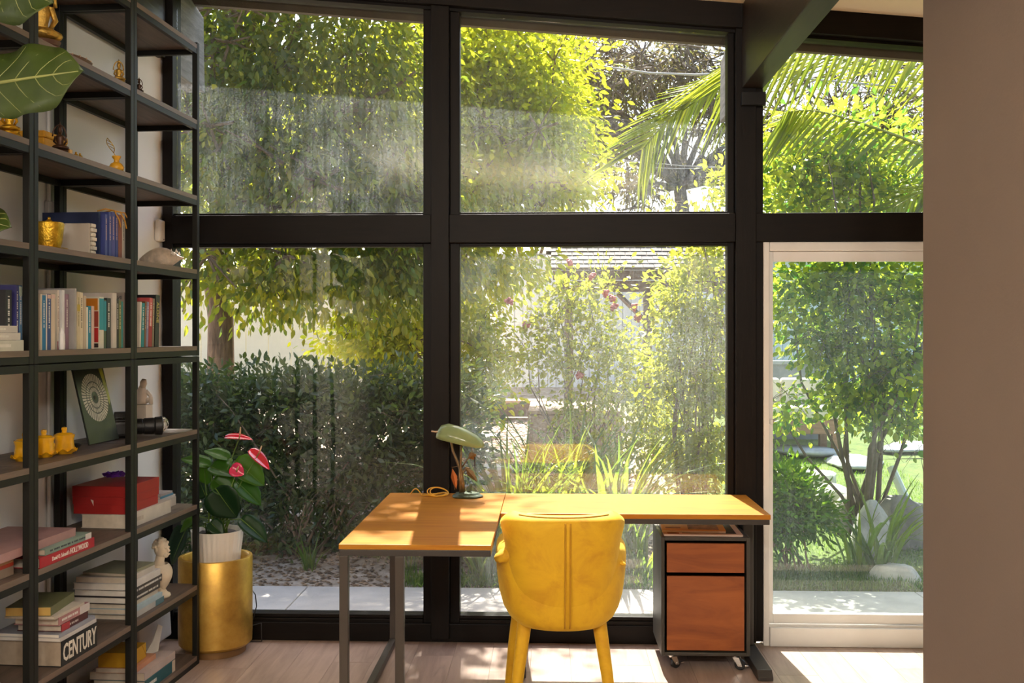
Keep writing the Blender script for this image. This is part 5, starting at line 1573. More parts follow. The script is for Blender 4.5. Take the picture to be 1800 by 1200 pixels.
def fiddle():
    base = at(-75, V0, zc=2.86)
    t = thing('fiddle_leaf_fig', 'fiddle leaf fig with huge veined green leaves at the upper left edge', 'plant', (base.x, base.y, 0))
    B = Vector((base.x, base.y, 0))
    MB().lathe([(0, 0), (0.10, 0), (0.13, 0.26), (0.135, 0.28), (0.125, 0.28), (0.12, 0.25), (0, 0.25)], 32).build('pot', M('terracotta', (0.42, 0.20, 0.11), 0.8), t, smooth=45)
    BRK = M('fig_bark', (0.12, 0.09, 0.06), 0.85, var=0.3, scale=30, bmp=0.4)
    MB().tube([(0, 0, 0.25), (0.012, 0.0, 0.8), (-0.008, 0.01, 1.5), (0.0, 0.0, 2.3), (0.01, 0, 2.75)], [0.016, 0.015, 0.013, 0.010, 0.006], 10).build('trunk', BRK, t, smooth=True)
    m, nt, b = nodes_of('fig_leaf')
    vec = coords(nt)
    f = noise(nt, vec, 9.0, 5, 0.6)
    c_ = ramp(nt, f, [(0.3, (0.022, 0.042, 0.007)), (0.6, (0.045, 0.072, 0.011)), (0.8, (0.075, 0.10, 0.02))])
    nt.links.new(c_, b.inputs['Base Color'])
    b.inputs['Roughness'].default_value = 0.38
    bump(nt, b, noise(nt, vec, 60, 3), 0.15, 0.003)
    tr = nt.nodes.new('ShaderNodeBsdfTranslucent')
    tr.inputs['Color'].default_value = (0.25, 0.30, 0.03, 1)
    mx = nt.nodes.new('ShaderNodeMixShader')
    mx.inputs[0].default_value = 0.2
    nt.links.new(b.outputs[0], mx.inputs[1])
    nt.links.new(tr.outputs[0], mx.inputs[2])
    nt.links.new(mx.outputs[0], nt.nodes['Material Output'].inputs['Surface'])
    VN = M('fig_vein', (0.20, 0.21, 0.06), 0.5)
    fid = lambda q: max(0.0, min(1.0, (0.40 + 0.60 * math.sin(PI * min(1, q) ** 1.35) ** 0.9) * (1 - max(0, (q - 0.70) / 0.30) ** 4.5) * min(1, (q + 0.03) * 9)))
    def Q(u, v, zc):
        return at(u, v, zc=zc) - B
    for k, (a, bb, wd, nr) in enumerate((((-105, 165, 2.86), (134, 116, 2.74), 0.215, (0.1, -1, 0.25)), ((-110, -75, 2.84), (84, -2, 2.75), 0.215, (0.05, -1, 0.1)), ((-150, 360, 2.80), (13, 392, 2.72), 0.12, (0, -0.9, 0.5)), ((-80, 210, 2.85), (-75, 330, 2.55), 0.2, (0, -1, 0.4)), ((-85, 480, 2.85), (-80, 600, 2.55), 0.2, (0, -1, 0.6)), ((-85, -200, 2.85), (-115, -330, 2.6), 0.2, (0, -1, 0.5)))):
        pa, pb = Q(*a), Q(*bb)
        o, vm, (bs, ax, sd2, n, L) = leafblade(fid, pa, pb, wd, nr, m, 'leaf', t, cup=-0.05, droop=0.06, nseg=26, wave=0.05, waven=7, thick=0.0016)
        vm.build('midrib', VN, o, smooth=True)
        for q in (0.12, 0.26, 0.40, 0.54, 0.68, 0.80):
            for sg in (-1, 1):
                pts = []
                q1 = min(0.97, q + 0.20)
                for w_ in (0, 0.25, 0.5, 0.75, 1.0):
                    tt = q + (q1 - q) * w_ ** 1.3
                    cc = w_ * 0.93
                    hw = fid(tt) * wd / 2
                    ph = math.sin(tt * 7 * PI + (0.6 if sg < 0 else 0)) * 0.05 * cc ** 2 * wd
                    pts.append(bs + ax * (L * tt) + sd2 * (hw * cc * sg) + n * (cc * hw * -0.05 * 2 - 0.06 * L * tt * tt + ph + 0.0006))
                MB().tube(pts, [0.0017, 0.0015, 0.0012, 0.0009, 0.0005], 5).build('side_vein', VN, o, smooth=True)
        z_ = pa.z
        MB().tube([(0.0, 0.0, min(2.7, z_ - 0.03)), (pa.x * 0.5, pa.y * 0.5, z_ - 0.012), pa], [0.005, 0.004, 0.004], 6).build('leaf_stalk', VN, t, smooth=True)
fiddle()
# ================================================================ THE GARDEN
def gz(y):
    return -0.12 if y < 1.7 else (-0.12 + 0.085 * (y - 1.7) if y < 11.5 else 0.713)
def groundmat():
    m, nt, b = nodes_of('garden_ground')
    vec = coords(nt)
    f = noise(nt, vec, 9.0, 8, 0.75)
    f2 = noise(nt, vec, 0.55, 3, 0.5)
    g1 = ramp(nt, f, [(0.3, (0.20, 0.14, 0.09)), (0.55, (0.48, 0.38, 0.28)), (0.72, (0.66, 0.57, 0.47))])
    g2 = ramp(nt, f, [(0.3, (0.05, 0.08, 0.015)), (0.7, (0.17, 0.22, 0.04))])
    sx = nt.nodes.new('ShaderNodeSeparateXYZ')
    nt.links.new(vec, sx.inputs[0])
    ad = nt.nodes.new('ShaderNodeMath')
    ad.operation = 'ADD'
    nt.links.new(sx.outputs['X'], ad.inputs[0])
    nt.links.new(f2, ad.inputs[1])
    mr = nt.nodes.new('ShaderNodeMapRange')
    mr.inputs['From Min'].default_value = 1.3
    mr.inputs['From Max'].default_value = 1.9
    nt.links.new(ad.outputs[0], mr.inputs['Value'])
    mx = nt.nodes.new('ShaderNodeMix')
    mx.data_type = 'RGBA'
    nt.links.new(mr.outputs[0], mx.inputs['Factor'])
    nt.links.new(g1, mx.inputs['A'])
    nt.links.new(g2, mx.inputs['B'])
    nt.links.new(mx.outputs['Result'], b.inputs['Base Color'])
    b.inputs['Roughness'].default_value = 0.95
    bump(nt, b, f, 0.8, 0.03)
    return m
gm = MB()
ys = [1.48, 1.7, 3, 5, 7, 9, 11.5, 30, 60]
for a, b in zip(ys[:-1], ys[1:]):
    gm.add([(-40, a, gz(a)), (40, a, gz(a)), (40, b, gz(b)), (-40, b, gz(b))], [(0, 1, 2, 3)])
gm.add([(-40, 60, -0.8), (40, 60, -0.8), (40, 1.48, -0.8), (-40, 1.48, -0.8)], [(0, 1, 2, 3)])
struct(gm.build('ground', groundmat()))
CONC = M('patio_concrete', (0.50, 0.46, 0.41), 0.85, var=0.14, scale=4, bmp=0.25, bscale=40)
pt = bpy.data.objects.new('patio', None)
COL.objects.link(pt)
struct(pt)
for x0, x1 in ((-6, -1.62), (-1.615, 0.38), (0.385, 2.4), (2.405, 6)):
    MB().box(x0, x1, 0.10, 1.475, -0.30, -0.102).build('concrete_slab', CONC, pt, bevel=0.006)

# ---- foliage
def unit_rows(a):
    return a / np.maximum(1e-9, np.linalg.norm(a, axis=1))[:, None]
LT = np.array([(0, 0, 0), (-0.36, 0.22, 0.05), (-0.5, 0.48, 0.07), (-0.30, 0.78, 0.03), (0, 1.0, -0.06), (0.30, 0.78, 0.03), (0.5, 0.48, 0.07), (0.36, 0.22, 0.05), (0, 0.5, 0.0)], dtype=np.float64)
LF4 = [(0, 8, 2, 1), (8, 4, 3, 2), (0, 7, 6, 8), (8, 6, 5, 4)]
T5 = np.array([(0, 0, 0), (-0.5, 0.42, 0.07), (0, 1.0, -0.05), (0.5, 0.42, 0.07), (0, 0.45, 0)], dtype=np.float64)
F5 = [(0, 4, 2, 1), (0, 3, 2, 4)]
def cloud_mesh(name, P, Dr, Nr, size, ratio, mat, fine=False):
    T, FF = (LT, LF4) if fine else (T5, F5)
    Dr = unit_rows(Dr)
    Nr = unit_rows(Nr - Dr * (Nr * Dr).sum(1)[:, None])
    Sd = np.cross(Dr, Nr)
    n, k = len(P), len(T)
    v = (P[:, None, :] + size[:, None, None] * (T[None, :, 0, None] * ratio * Sd[:, None, :] + T[None, :, 1, None] * Dr[:, None, :] + T[None, :, 2, None] * Nr[:, None, :])).reshape(-1, 3)
    f = (np.array(FF)[None] + (np.arange(n) * k)[:, None, None]).reshape(-1, 4)
    me = bpy.data.meshes.new(name)
    me.vertices.add(len(v))
    me.vertices.foreach_set('co', v.ravel())
    me.loops.add(f.size)
    me.loops.foreach_set('vertex_index', f.ravel().astype(np.int32))
    me.polygons.add(len(f))
    me.polygons.foreach_set('loop_start', np.arange(0, f.size, 4, dtype=np.int32))
    me.update(calc_edges=True)
    me.materials.append(mat)
    return me
def one_leaf(name, ratio, mat):
    return cloud_mesh(name, np.zeros((1, 3)), np.array([[0, 1.0, 0]]), np.array([[0, 0, 1.0]]), np.array([1.0]), ratio, mat, True)
def blob(u, v, Y, ru, rv, ry):
    p = at(u, v, Y=Y)
    k = (Y + D) / F
    return (p.x, p.y, p.z, ru * k, ry, rv * k)
def plant(name, label, cat, base, blobs, nclu, per, lsize, ratio, mat, bark, droop=0.4, crad=0.18, stems=8, srad=0.02, nind=0, shell=0.45, group=None, twigs=0, trunk=None, upn=0.6, holes=None, stem_to=1.0):
    B = np.array(base, dtype=float)
    o = thing(name, label, cat, tuple(base), 0, group)
    bl = np.array(blobs)
    vol = (bl[:, 3] * bl[:, 4] * bl[:, 5]) ** 0.8
    ix = rng.choice(len(bl), nclu, p=vol / vol.sum())
    q = unit_rows(rng.normal(size=(nclu, 3)))
    r = rng.random(nclu) ** shell
    C = bl[ix, :3] + q * r[:, None] * bl[ix, 3:]
    C = C[C[:, 2] > gz(0) + 0.03]
    n = len(C)
    idx = np.repeat(np.arange(n), per)
    off = rng.normal(size=(n * per, 3))
    P = C[idx] + off * crad * np.array([1, 1, 0.75])
    out = unit_rows(C - bl[:, :3].mean(0))[idx]
    Dr = unit_rows(off) * 0.9 + out * 0.35 + rng.normal(size=P.shape) * 0.45 + np.array([0, 0, -droop])
    Nr = rng.normal(size=P.shape) * 0.7 + np.array([-0.04, 0.30, upn])
    sz_ = lsize * rng.uniform(0.6, 1.2, len(P))
    keep = P[:, 2] > np.array([gz(y) for y in P[:, 1]]) + 0.02
    if holes is not None:
        keep &= ~holes(P)
    P, Dr, Nr, sz_ = P[keep], Dr[keep], Nr[keep], sz_[keep]
    if nind:
        order = np.argsort(P[:, 1] + rng.random(len(P)) * 0.25)
        near = order[:nind]
        rest = np.setdiff1d(np.arange(len(P)), near)
        lm = one_leaf('leaf', ratio, mat)
        for i in near:
            d = Vector(Dr[i]).normalized()
            nn = Vector(Nr[i])
            nn = (nn - d * nn.dot(d)).normalized()
            s_ = d.cross(nn)
            m = frame(P[i] - B, s_ * sz_[i], d * sz_[i], nn * sz_[i])
            inst('leaf', lm, o, mat=m)
        P, Dr, Nr, sz_ = P[rest], Dr[rest], Nr[rest], sz_[rest]
    me = cloud_mesh('foliage', P - B, Dr, Nr, sz_, ratio, mat, base[1] < 9)
    fo = inst('foliage', me, o)
    fo['kind'] = 'stuff'
    # stems from the base (or the trunk head) into the crown
    head = Vector(trunk[-1]) - Vector(base) if trunk else Vector((0, 0, 0))
    if trunk:
        tw = [Vector(p) - Vector(base) for p in trunk]
        k = len(tw)
        rr_ = [srad * (1.25 - 0.5 * i / (k - 1)) for i in range(k)]
        rr_[0] *= 1.25
        MB().tube(tw, rr_, 12).build('trunk', bark, o, smooth=True)
    pick = rng.choice(n, min(n, stems), replace=False)
    for i, ci in enumerate(pick):
        e_ = Vector(C[ci] - B)
        s0_ = head + (Vector((random.uniform(-.12, .12), random.uniform(-.08, .08), 0)) if not trunk else Vector((0, 0, 0)))
        if not trunk:
            s0_.z = gz(base[1] + s0_.y) - base[2] - 0.02
        e_ = s0_.lerp(e_, stem_to)
        ln = (e_ - s0_).length
        pts = [s0_]
        for w in (0.3, 0.6, 0.85, 1.0):
            p = s0_.lerp(e_, w) + Vector((random.uniform(-1, 1), random.uniform(-1, 1), random.uniform(0, 1.2))) * ln * 0.06 * (1 if w < 1 else 0)
            pts.append(p)
        sr = srad * (0.42 if trunk else 1.0) * random.uniform(0.7, 1.2)
        MB().tube(pts, [sr, sr * .8, sr * .6, sr * .42, sr * .22], 6).build('branch', bark, o, smooth=True)
    if twigs:
        mb = MB()
        for ci in rng.choice(n, min(n, twigs), replace=False):
            c0 = Vector(C[ci] - B)
            for _ in range(3):
                d = Vector(rng.normal(size=3)).normalized() * crad * 1.9
                mb.tube([c0 - d * 0.6, c0 + Vector((0, 0, 0.02)), c0 + d], [srad * .14, srad * .11, srad * .05], 4, cap=False)
        t = mb.build('twigs', bark, o)
        t['kind'] = 'stuff'
    return o

BARK = M('tree_bark', (0.20, 0.13, 0.08), 0.9, var=0.45, scale=9, stretch=(3, 3, 0.6), bmp=1.0, bscale=22)
TWIG = M('shrub_stem', (0.23, 0.16, 0.10), 0.85, var=0.3, scale=20)
GREY = M('grey_branch', (0.16, 0.13, 0.105), 0.9, var=0.3, scale=12)
L_A = leafmat('leaf_dark_tree', (0.035, 0.075, 0.020), (0.10, 0.125, 0.025), (0.24, 0.36, 0.03), (0.64, 0.62, 0.03), 0.50, 0.30)
L_B = leafmat('leaf_bright_tree', (0.08, 0.14, 0.02), (0.18, 0.21, 0.02), (0.55, 0.66, 0.03), (0.80, 0.76, 0.03), 0.62, 0.35)
L_C = leafmat('leaf_far_tree', (0.075, 0.085, 0.03), (0.15, 0.12, 0.05), (0.24, 0.27, 0.07), (0.38, 0.30, 0.12), 0.4, 0.5)
L_H = leafmat('leaf_hedge', (0.034, 0.058, 0.018), (0.095, 0.125, 0.032), (0.10, 0.18, 0.03), (0.26, 0.32, 0.05), 0.30, 0.28, 0.5)
L_R = leafmat('leaf_rose', (0.08, 0.13, 0.025), (0.18, 0.20, 0.03), (0.50, 0.60, 0.05), (0.80, 0.75, 0.06), 0.60, 0.35)
L_D = leafmat('leaf_door_tree', (0.014, 0.055, 0.025), (0.15, 0.21, 0.02), (0.10, 0.32, 0.04), (0.82, 0.86, 0.05), 0.58, 0.26, 0.5)
L_L = leafmat('leaf_low_shrub', (0.02, 0.085, 0.012), (0.06, 0.15, 0.015), (0.20, 0.45, 0.02), (0.42, 0.60, 0.03), 0.42, 0.25, 0.5)
L_S = leafmat('leaf_strap', (0.035, 0.085, 0.018), (0.09, 0.15, 0.025), (0.25, 0.42, 0.04), (0.50, 0.58, 0.05), 0.42, 0.35, 0.4)
L_P = leafmat('leaf_palm', (0.045, 0.085, 0.018), (0.10, 0.13, 0.025), (0.42, 0.55, 0.03), (0.66, 0.68, 0.05), 0.46, 0.30, 0.5)

# hedge
hb0 = at(540, V0, Y=2.35)
plant('hedge', 'dark green clipped hedge outside the left window', 'hedge', (hb0.x, 2.35, gz(2.35)),
      [blob(u, v, 2.45 + 0.1 * math.sin(u), 72, 70, 0.42) for u in range(300, 800, 62) for v in (705, 790, 880, 950)], 2100, 16, 0.072, 0.42, L_H, TWIG, 0.05, 0.085, 26, 0.012, 260, shell=0.6, twigs=160, holes=lambda P: (P[:, 2] > 1.40 + 0.03 * np.sin(P[:, 0] * 5)) | ((rng.random(len(P)) < 0.4) & (P[:, 2] < 0.35)))
# dark tree at the left
tb0 = at(384, 640, Y=5.2)
plant('shade_tree', 'big shady tree with a thick brown trunk behind the hedge', 'tree', (tb0.x, 5.2, gz(5.2)),
      [blob(330, 90, 4.4, 150, 160, 1.2), blob(520, 110, 4.6, 150, 130, 1.3), blob(680, 120, 4.9, 110, 130, 1.2), blob(360, 300, 4.3, 130, 140, 1.0), blob(540, 290, 4.8, 150, 150, 1.3), blob(690, 310, 5.0, 100, 170, 1.1), blob(330, 470, 4.2, 90, 70, 0.7), blob(500, 480, 4.8, 140, 75, 1.0), blob(640, 490, 5.0, 120, 75, 1.0), blob(740, 430, 5.2, 90, 130, 0.9), blob(430, -120, 4.6, 190, 120, 1.4), blob(300, -260, 4.9, 160, 130, 1.2), (-2.5, 4.6, 6.3, 1.3, 1.2, 1.0), (-2.2, 4.9, 7.6, 1.2, 1.1, 0.9), (-1.5, 5.2, 8.6, 0.8, 0.8, 0.6), (-1.7, 4.4, 5.7, 1.2, 0.9, 0.75), (-0.8, 4.6, 5.6, 0.9, 0.7, 0.5)],
      3200, 16, 0.105, 0.46, L_A, BARK, 0.75, 0.20, 22, 0.13, 200, twigs=120, trunk=[(tb0.x, 5.2, gz(5.2) - 0.05), (tb0.x + 0.03, 5.18, 0.8), at(388, 560, Y=5.15), at(378, 500, Y=5.1), at(395, 380, Y=5.0)], shell=0.55)
# bright tree in the middle
bb0 = at(770, V0, Y=7.6)
plant('sunlit_tree', 'tall yellow green tree lit by the sun behind the middle post', 'tree', (bb0.x, 7.6, gz(7.6)),
      [blob(850, 130, 7.0, 110, 90, 1.2), blob(940, 150, 7.0, 100, 95, 1.2), blob(880, 260, 6.9, 130, 95, 1.2), blob(970, 250, 6.8, 85, 90, 1.0), blob(850, 340, 6.6, 110, 70, 1.0), blob(985, 330, 6.5, 80, 40, 0.7), blob(760, 190, 7.2, 90, 150, 1.2), blob(850, 40, 7.4, 140, 90, 1.3), blob(835, 480, 6.3, 60, 55, 0.6), blob(905, 470, 6.4, 45, 40, 0.5), blob(640, 210, 7.6, 120, 90, 1.0)],
      1700, 16, 0.115, 0.42, L_B, BARK, 0.55, 0.22, 16, 0.12, 200, twigs=25, trunk=[(bb0.x, 7.6, gz(7.6) - 0.05), (bb0.x + 0.05, 7.55, 1.6), (bb0.x + 0.1, 7.5, 2.6)], shell=0.55)
# far grey brown tree with visible branches
fb0 = at(1215, V0, Y=15)
plant('bare_branched_tree', 'distant grey brown tree with twisted branches against the sky', 'tree', (fb0.x, 15, gz(15)),
      [blob(1100, 150, 15, 90, 110, 1.6), blob(1060, 250, 15.2, 80, 90, 1.5), blob(1190, 130, 15, 100, 90, 1.5), blob(1130, 330, 15, 70, 50, 1.2), blob(1270, 200, 15, 80, 120, 1.2), blob(1420, 250, 15.5, 130, 130, 1.4), blob(1560, 230, 15.5, 120, 140, 1.4), blob(1000, 130, 15.4, 90, 130, 1.4)],
      1500, 13, 0.13, 0.28, L_C, GREY, 0.9, 0.28, 46, 0.16, 0, twigs=420, trunk=[(fb0.x, 15, gz(15) - 0.1), (fb0.x + 0.1, 15, 2.0), at(1200, 380, Y=14.9), at(1195, 330, Y=14.8)], shell=0.7)
# lime tree low behind the hedge
lb0 = at(700, V0, Y=6.0)
lime = plant('citrus_tree', 'low citrus tree with small green fruit between hedge and gravel', 'tree', (lb0.x, 6.0, gz(6.0)),
      [blob(640, 600, 6.0, 80, 45, 0.5), blob(715, 585, 6.0, 60, 70, 0.5), blob(840, 600, 5.6, 40, 60, 0.4), blob(855, 660, 5.5, 40, 60, 0.35), blob(700, 650, 6.1, 60, 60, 0.4), blob(828, 700, 5.4, 24, 40, 0.25)],
      520, 15, 0.075, 0.52, L_B, BARK, 0.5, 0.12, 12, 0.05, 80, twigs=40, trunk=[(lb0.x, 6.0, gz(6.0) - .02), at(680, 640, Y=6.0), at(690, 612, Y=6.0), at(712, 592, Y=6.0)])
LIME = M('green_fruit', (0.30, 0.36, 0.03), 0.45, var=0.15)
lmesh = MB().ball((0, 0, 0), 0.032, 10, 8, (1, 1, 1.1)).mesh('fruit', LIME, True)
for (u, v) in ((832, 738), (838, 728), (845, 735), (829, 722), (842, 718), (834, 708), (824, 690), (846, 668), (838, 652), (822, 640), (852, 622), (832, 600), (818, 676), (916, 726)):
    p = at(u, v, Y=5.3 + 0.1 * math.sin(u))
    inst('fruit', lmesh, lime, loc=p - Vector(lime.location))
# rose bush
rb0 = at(1010, V0, Y=3.7)
rose = plant('rose_bush', 'loose sunlit rose bush with thin canes outside the middle window', 'bush', (rb0.x, 3.7, gz(3.7)),
      [blob(990, 500, 3.8, 40, 50, 0.3), blob(960, 560, 3.7, 60, 60, 0.35), blob(1040, 540, 3.8, 70, 60, 0.4), blob(1000, 630, 3.7, 90, 60, 0.4), blob(900, 620, 3.9, 50, 50, 0.25), blob(1090, 620, 3.8, 80, 80, 0.4), blob(1120, 720, 3.6, 120, 80, 0.4), blob(1000, 730, 3.5, 70, 50, 0.3), blob(1130, 800, 3.4, 130, 60, 0.4), blob(1060, 480, 4.0, 30, 30, 0.2), blob(1015, 800, 3.4, 80, 50, 0.3)],
      430, 13, 0.058, 0.58, L_R, TWIG, 0.2, 0.085, 26, 0.010, 200, twigs=110, shell=0.7)
PKR = M('rose_petal', (0.62, 0.16, 0.16), 0.5, var=0.25, scale=40)
rm_ = MB()
for k in range(9):
    a = k * 2.4
    r = 0.006 + 0.0026 * k
    rm_.ball((r * math.cos(a), r * math.sin(a), 0.012 - 0.001 * k), 0.013, 8, 6, (1.0, 1.0, 1.1))
rmesh = rm_.mesh('rose_flower', PKR, True)
for (u, v) in ((1000, 462), (1066, 516), (1080, 540), (1042, 486), (1116, 540), (1018, 660), (1122, 560), (895, 530), (924, 572), (1150, 806), (1075, 525)):
    p = at(u, v, Y=3.55)
    inst('rose_flower', rmesh, rose, loc=p - Vector(rose.location), rot=(1.0, 0.3 * math.sin(u), u), scale=(1.2, 1.2, 1.2))
# leafy bush right of it
sb0 = at(1215, V0, Y=3.1)
plant('leafy_bush', 'bright green leafy bush beside the right hand post', 'bush', (sb0.x, 3.1, gz(3.1)),
      [blob(1220, 470, 3.2, 60, 50, 0.35), blob(1190, 530, 3.2, 60, 60, 0.35), blob(1250, 560, 3.1, 70, 80, 0.35), blob(1240, 680, 3.0, 80, 90, 0.4), blob(1180, 640, 3.2, 60, 70, 0.3), blob(1240, 800, 2.9, 80, 80, 0.35), blob(1280, 330, 3.2, 40, 50, 0.25), blob(1250, 410, 3.2, 40, 40, 0.25), blob(1160, 350, 3.4, 26, 18, 0.15)],
      450, 13, 0.064, 0.55, L_R, TWIG, 0.15, 0.085, 22, 0.013, 150, twigs=80, shell=0.7)
# small tree outside the door
dt0 = at(1520, V0, Y=2.9)
plant('door_tree', 'small multi stemmed tree with round glossy leaves outside the glass door', 'tree', (dt0.x, 2.9, gz(2.9)),
      [blob(1400, 520, 2.9, 70, 70, 0.4), blob(1480, 500, 2.9, 80, 70, 0.45), blob(1570, 520, 2.9, 80, 80, 0.45), blob(1440, 600, 2.9, 80, 60, 0.4), blob(1560, 640, 2.8, 90, 90, 0.45), blob(1480, 690, 2.9, 60, 50, 0.3), blob(1600, 740, 2.8, 60, 90, 0.35), blob(1530, 740, 2.9, 60, 60, 0.3), blob(1390, 720, 2.8, 40, 40, 0.25), blob(1400, 290, 3.0, 80, 60, 0.4), blob(1480, 270, 3.0, 80, 60, 0.4), blob(1560, 330, 3.0, 90, 60, 0.4), blob(1420, 360, 3.0, 90, 50, 0.4), blob(1640, 480, 2.9, 60, 120, 0.4)],
      880, 14, 0.070, 0.66, L_D, GREY, 0.25, 0.10, 13, 0.021, 300, twigs=110, trunk=None, shell=0.7, holes=lambda P: ((P[:, 2] < 0.80) & (rng.random(len(P)) < 0.9)) | ((P[:, 2] < 1.1) & (rng.random(len(P)) < 0.35)))
# low shrub at the door
ls0 = at(1395, V0, Y=1.95)
plant('low_shrub', 'low glossy green shrub at the left foot of the glass door', 'bush', (ls0.x, 1.95, gz(1.95)),
      [blob(1380, 850, 1.95, 40, 40, 0.25), blob(1405, 890, 1.95, 50, 40, 0.28), blob(1370, 920, 1.9, 50, 40, 0.25), blob(1440, 910, 2.0, 30, 25, 0.2), blob(1330, 890, 1.95, 40, 50, 0.25)],
      330, 14, 0.060, 0.40, L_L, TWIG, -0.15, 0.065, 14, 0.008, 200, shell=0.7)
# backdrop trees beyond the fence
for k, (u, v, Yb, lab) in enumerate(((420, 330, 17, 'far tree behind the cream garden wall at the left'), (700, 300, 19, 'far tree behind the pale shed'), (920, 200, 22, 'far tall tree rising behind the sunlit tree'), (1500, 420, 13, 'far tree behind the glass door tree'))):
    b_ = at(u, V0, Y=Yb)
    plant('background_tree', lab, 'tree', (b_.x, Yb, gz(Yb)), [blob(u - 60, v, Yb, 130, 160, 2), blob(u + 70, v + 40, Yb, 130, 150, 2), blob(u, v - 130, Yb, 140, 120, 2)], 520, 13, 0.20, 0.5, L_A if k != 3 else L_D, BARK, 0.3, 0.4, 8, 0.14, 0, trunk=[(b_.x, Yb, gz(Yb) - .05), (b_.x, Yb, 1.6), (b_.x + .1, Yb, 2.6)], group='trees in the background')

# strap leaved clumps: every blade a part
def bladeset(seed):
    rr = random.Random(seed)
    bend = rr.uniform(0.15, 0.75)
    n = 7
    mb = MB()
    for i in range(n + 1):
        t_ = i / n
        w = 0.022 * (1 - t_ ** 2.2) * (0.75 + 0.5 * math.sin(PI * min(1, t_ + 0.25)))
        y = bend * t_ ** 2.2
        z = t_ - 0.45 * bend * t_ ** 3
        mb.v += [(-w, y, z), (0, y - 0.006, z), (w, y, z)]
    for i in range(n):
        a = i * 3
        mb.f += [(a, a + 1, a + 4, a + 3), (a + 1, a + 2, a + 5, a + 4)]
    return mb.mesh('blade', L_S)
BLADES = [bladeset(k) for k in range(8)]
def clump(label, u, Y, n, h, spread, wid=1.0, name='strap_leaf_plant'):
    p = at(u, V0, Y=Y)
    o = thing(name, label, 'plant', (p.x, Y, gz(Y)), 0, 'strap leaved plants')
    for k in range(n):
        a = random.uniform(0, 2 * PI)
        r = spread * random.random() ** 0.6
        s_ = h * random.uniform(0.6, 1.12)
        inst('blade', random.choice(BLADES), o, loc=(r * math.cos(a) * 0.7, r * math.sin(a) * 0.7, -0.01), rot=(random.uniform(-0.35, 0.15) * 1.0, random.uniform(-0.2, .2), a + PI / 2 + random.uniform(-.5, .5) + PI), scale=(s_ * wid * random.uniform(.7, 1.1), s_, s_))
    return o
clump('large strap leaved clump behind the desk lamp', 905, 2.1, 85, 1.15, 0.26)
clump('large strap leaved clump behind the yellow chair', 985, 2.3, 85, 1.25, 0.28)
clump('strap leaved clump right of the chair reflection', 1075, 2.2, 80, 1.2, 0.28)
clump('strap leaved clump below the desk, left of the chair', 850, 1.75, 45, 0.62, 0.16)
clump('strap leaved clump between chair and filing cabinet', 1130, 1.9, 30, 0.6, 0.18)
clump('iris like clump in the middle of the glass door view', 1512, 2.0, 16, 0.75, 0.12, 1.0)
clump('tall iris like clump near the right edge of the glass door', 1550, 1.85, 26, 0.82, 0.10, 1.1)
clump('small tufted clump under the hedge', 545, 1.95, 22, 0.34, 0.08)
clump('small pale tuft beside the left desk leg', 722, 1.9, 18, 0.3, 0.10)

# palm with separate leaflets
lm_ = MB()
for i in range(6):
    t_ = i / 5
    w = 0.030 * (0.35 + 0.65 * math.sin(PI * min(1, t_ * 0.8 + 0.2))) * (1 - t_ ** 4)
    lm_.v += [(-w, t_, -0.10 * t_ * t_ + 0.010), (0, t_, -0.10 * t_ * t_), (w, t_, -0.10 * t_ * t_ + 0.010)]
for i in range(5):
    a = i * 3
    lm_.f += [(a, a + 1, a + 4, a + 3), (a + 1, a + 2, a + 5, a + 4)]
LEAFLET = lm_.mesh('leaflet', L_P)
PY = 2.9
pc = at(1790, 210, Y=PY)
palm = thing('palm_tree', 'palm with long arching fronds outside the upper right window', 'tree', (pc.x + 0.25, PY, gz(PY)))
PB = Vector(palm.location)
MB().tube([(0, 0, -0.02), (0.03, 0, 1.2), (0.0, 0, 2.4), (-0.02, 0, pc.z - gz(PY))], [0.19, 0.16, 0.15, 0.13], 14).build('trunk', BARK, palm, smooth=True)
def catmull(pts, n):
    out = []
    P = [pts[0]] + list(pts) + [pts[-1]]
    for i in range(1, len(P) - 2):
        for k in range(n):
            t_ = k / n
            a, b, c_, d = P[i - 1], P[i], P[i + 1], P[i + 2]
            out.append(0.5 * ((2 * b) + (c_ - a) * t_ + (2 * a - 5 * b + 4 * c_ - d) * t_ ** 2 + (3 * b - a - 3 * c_ + d) * t_ ** 3))
    out.append(pts[-1])
    return out
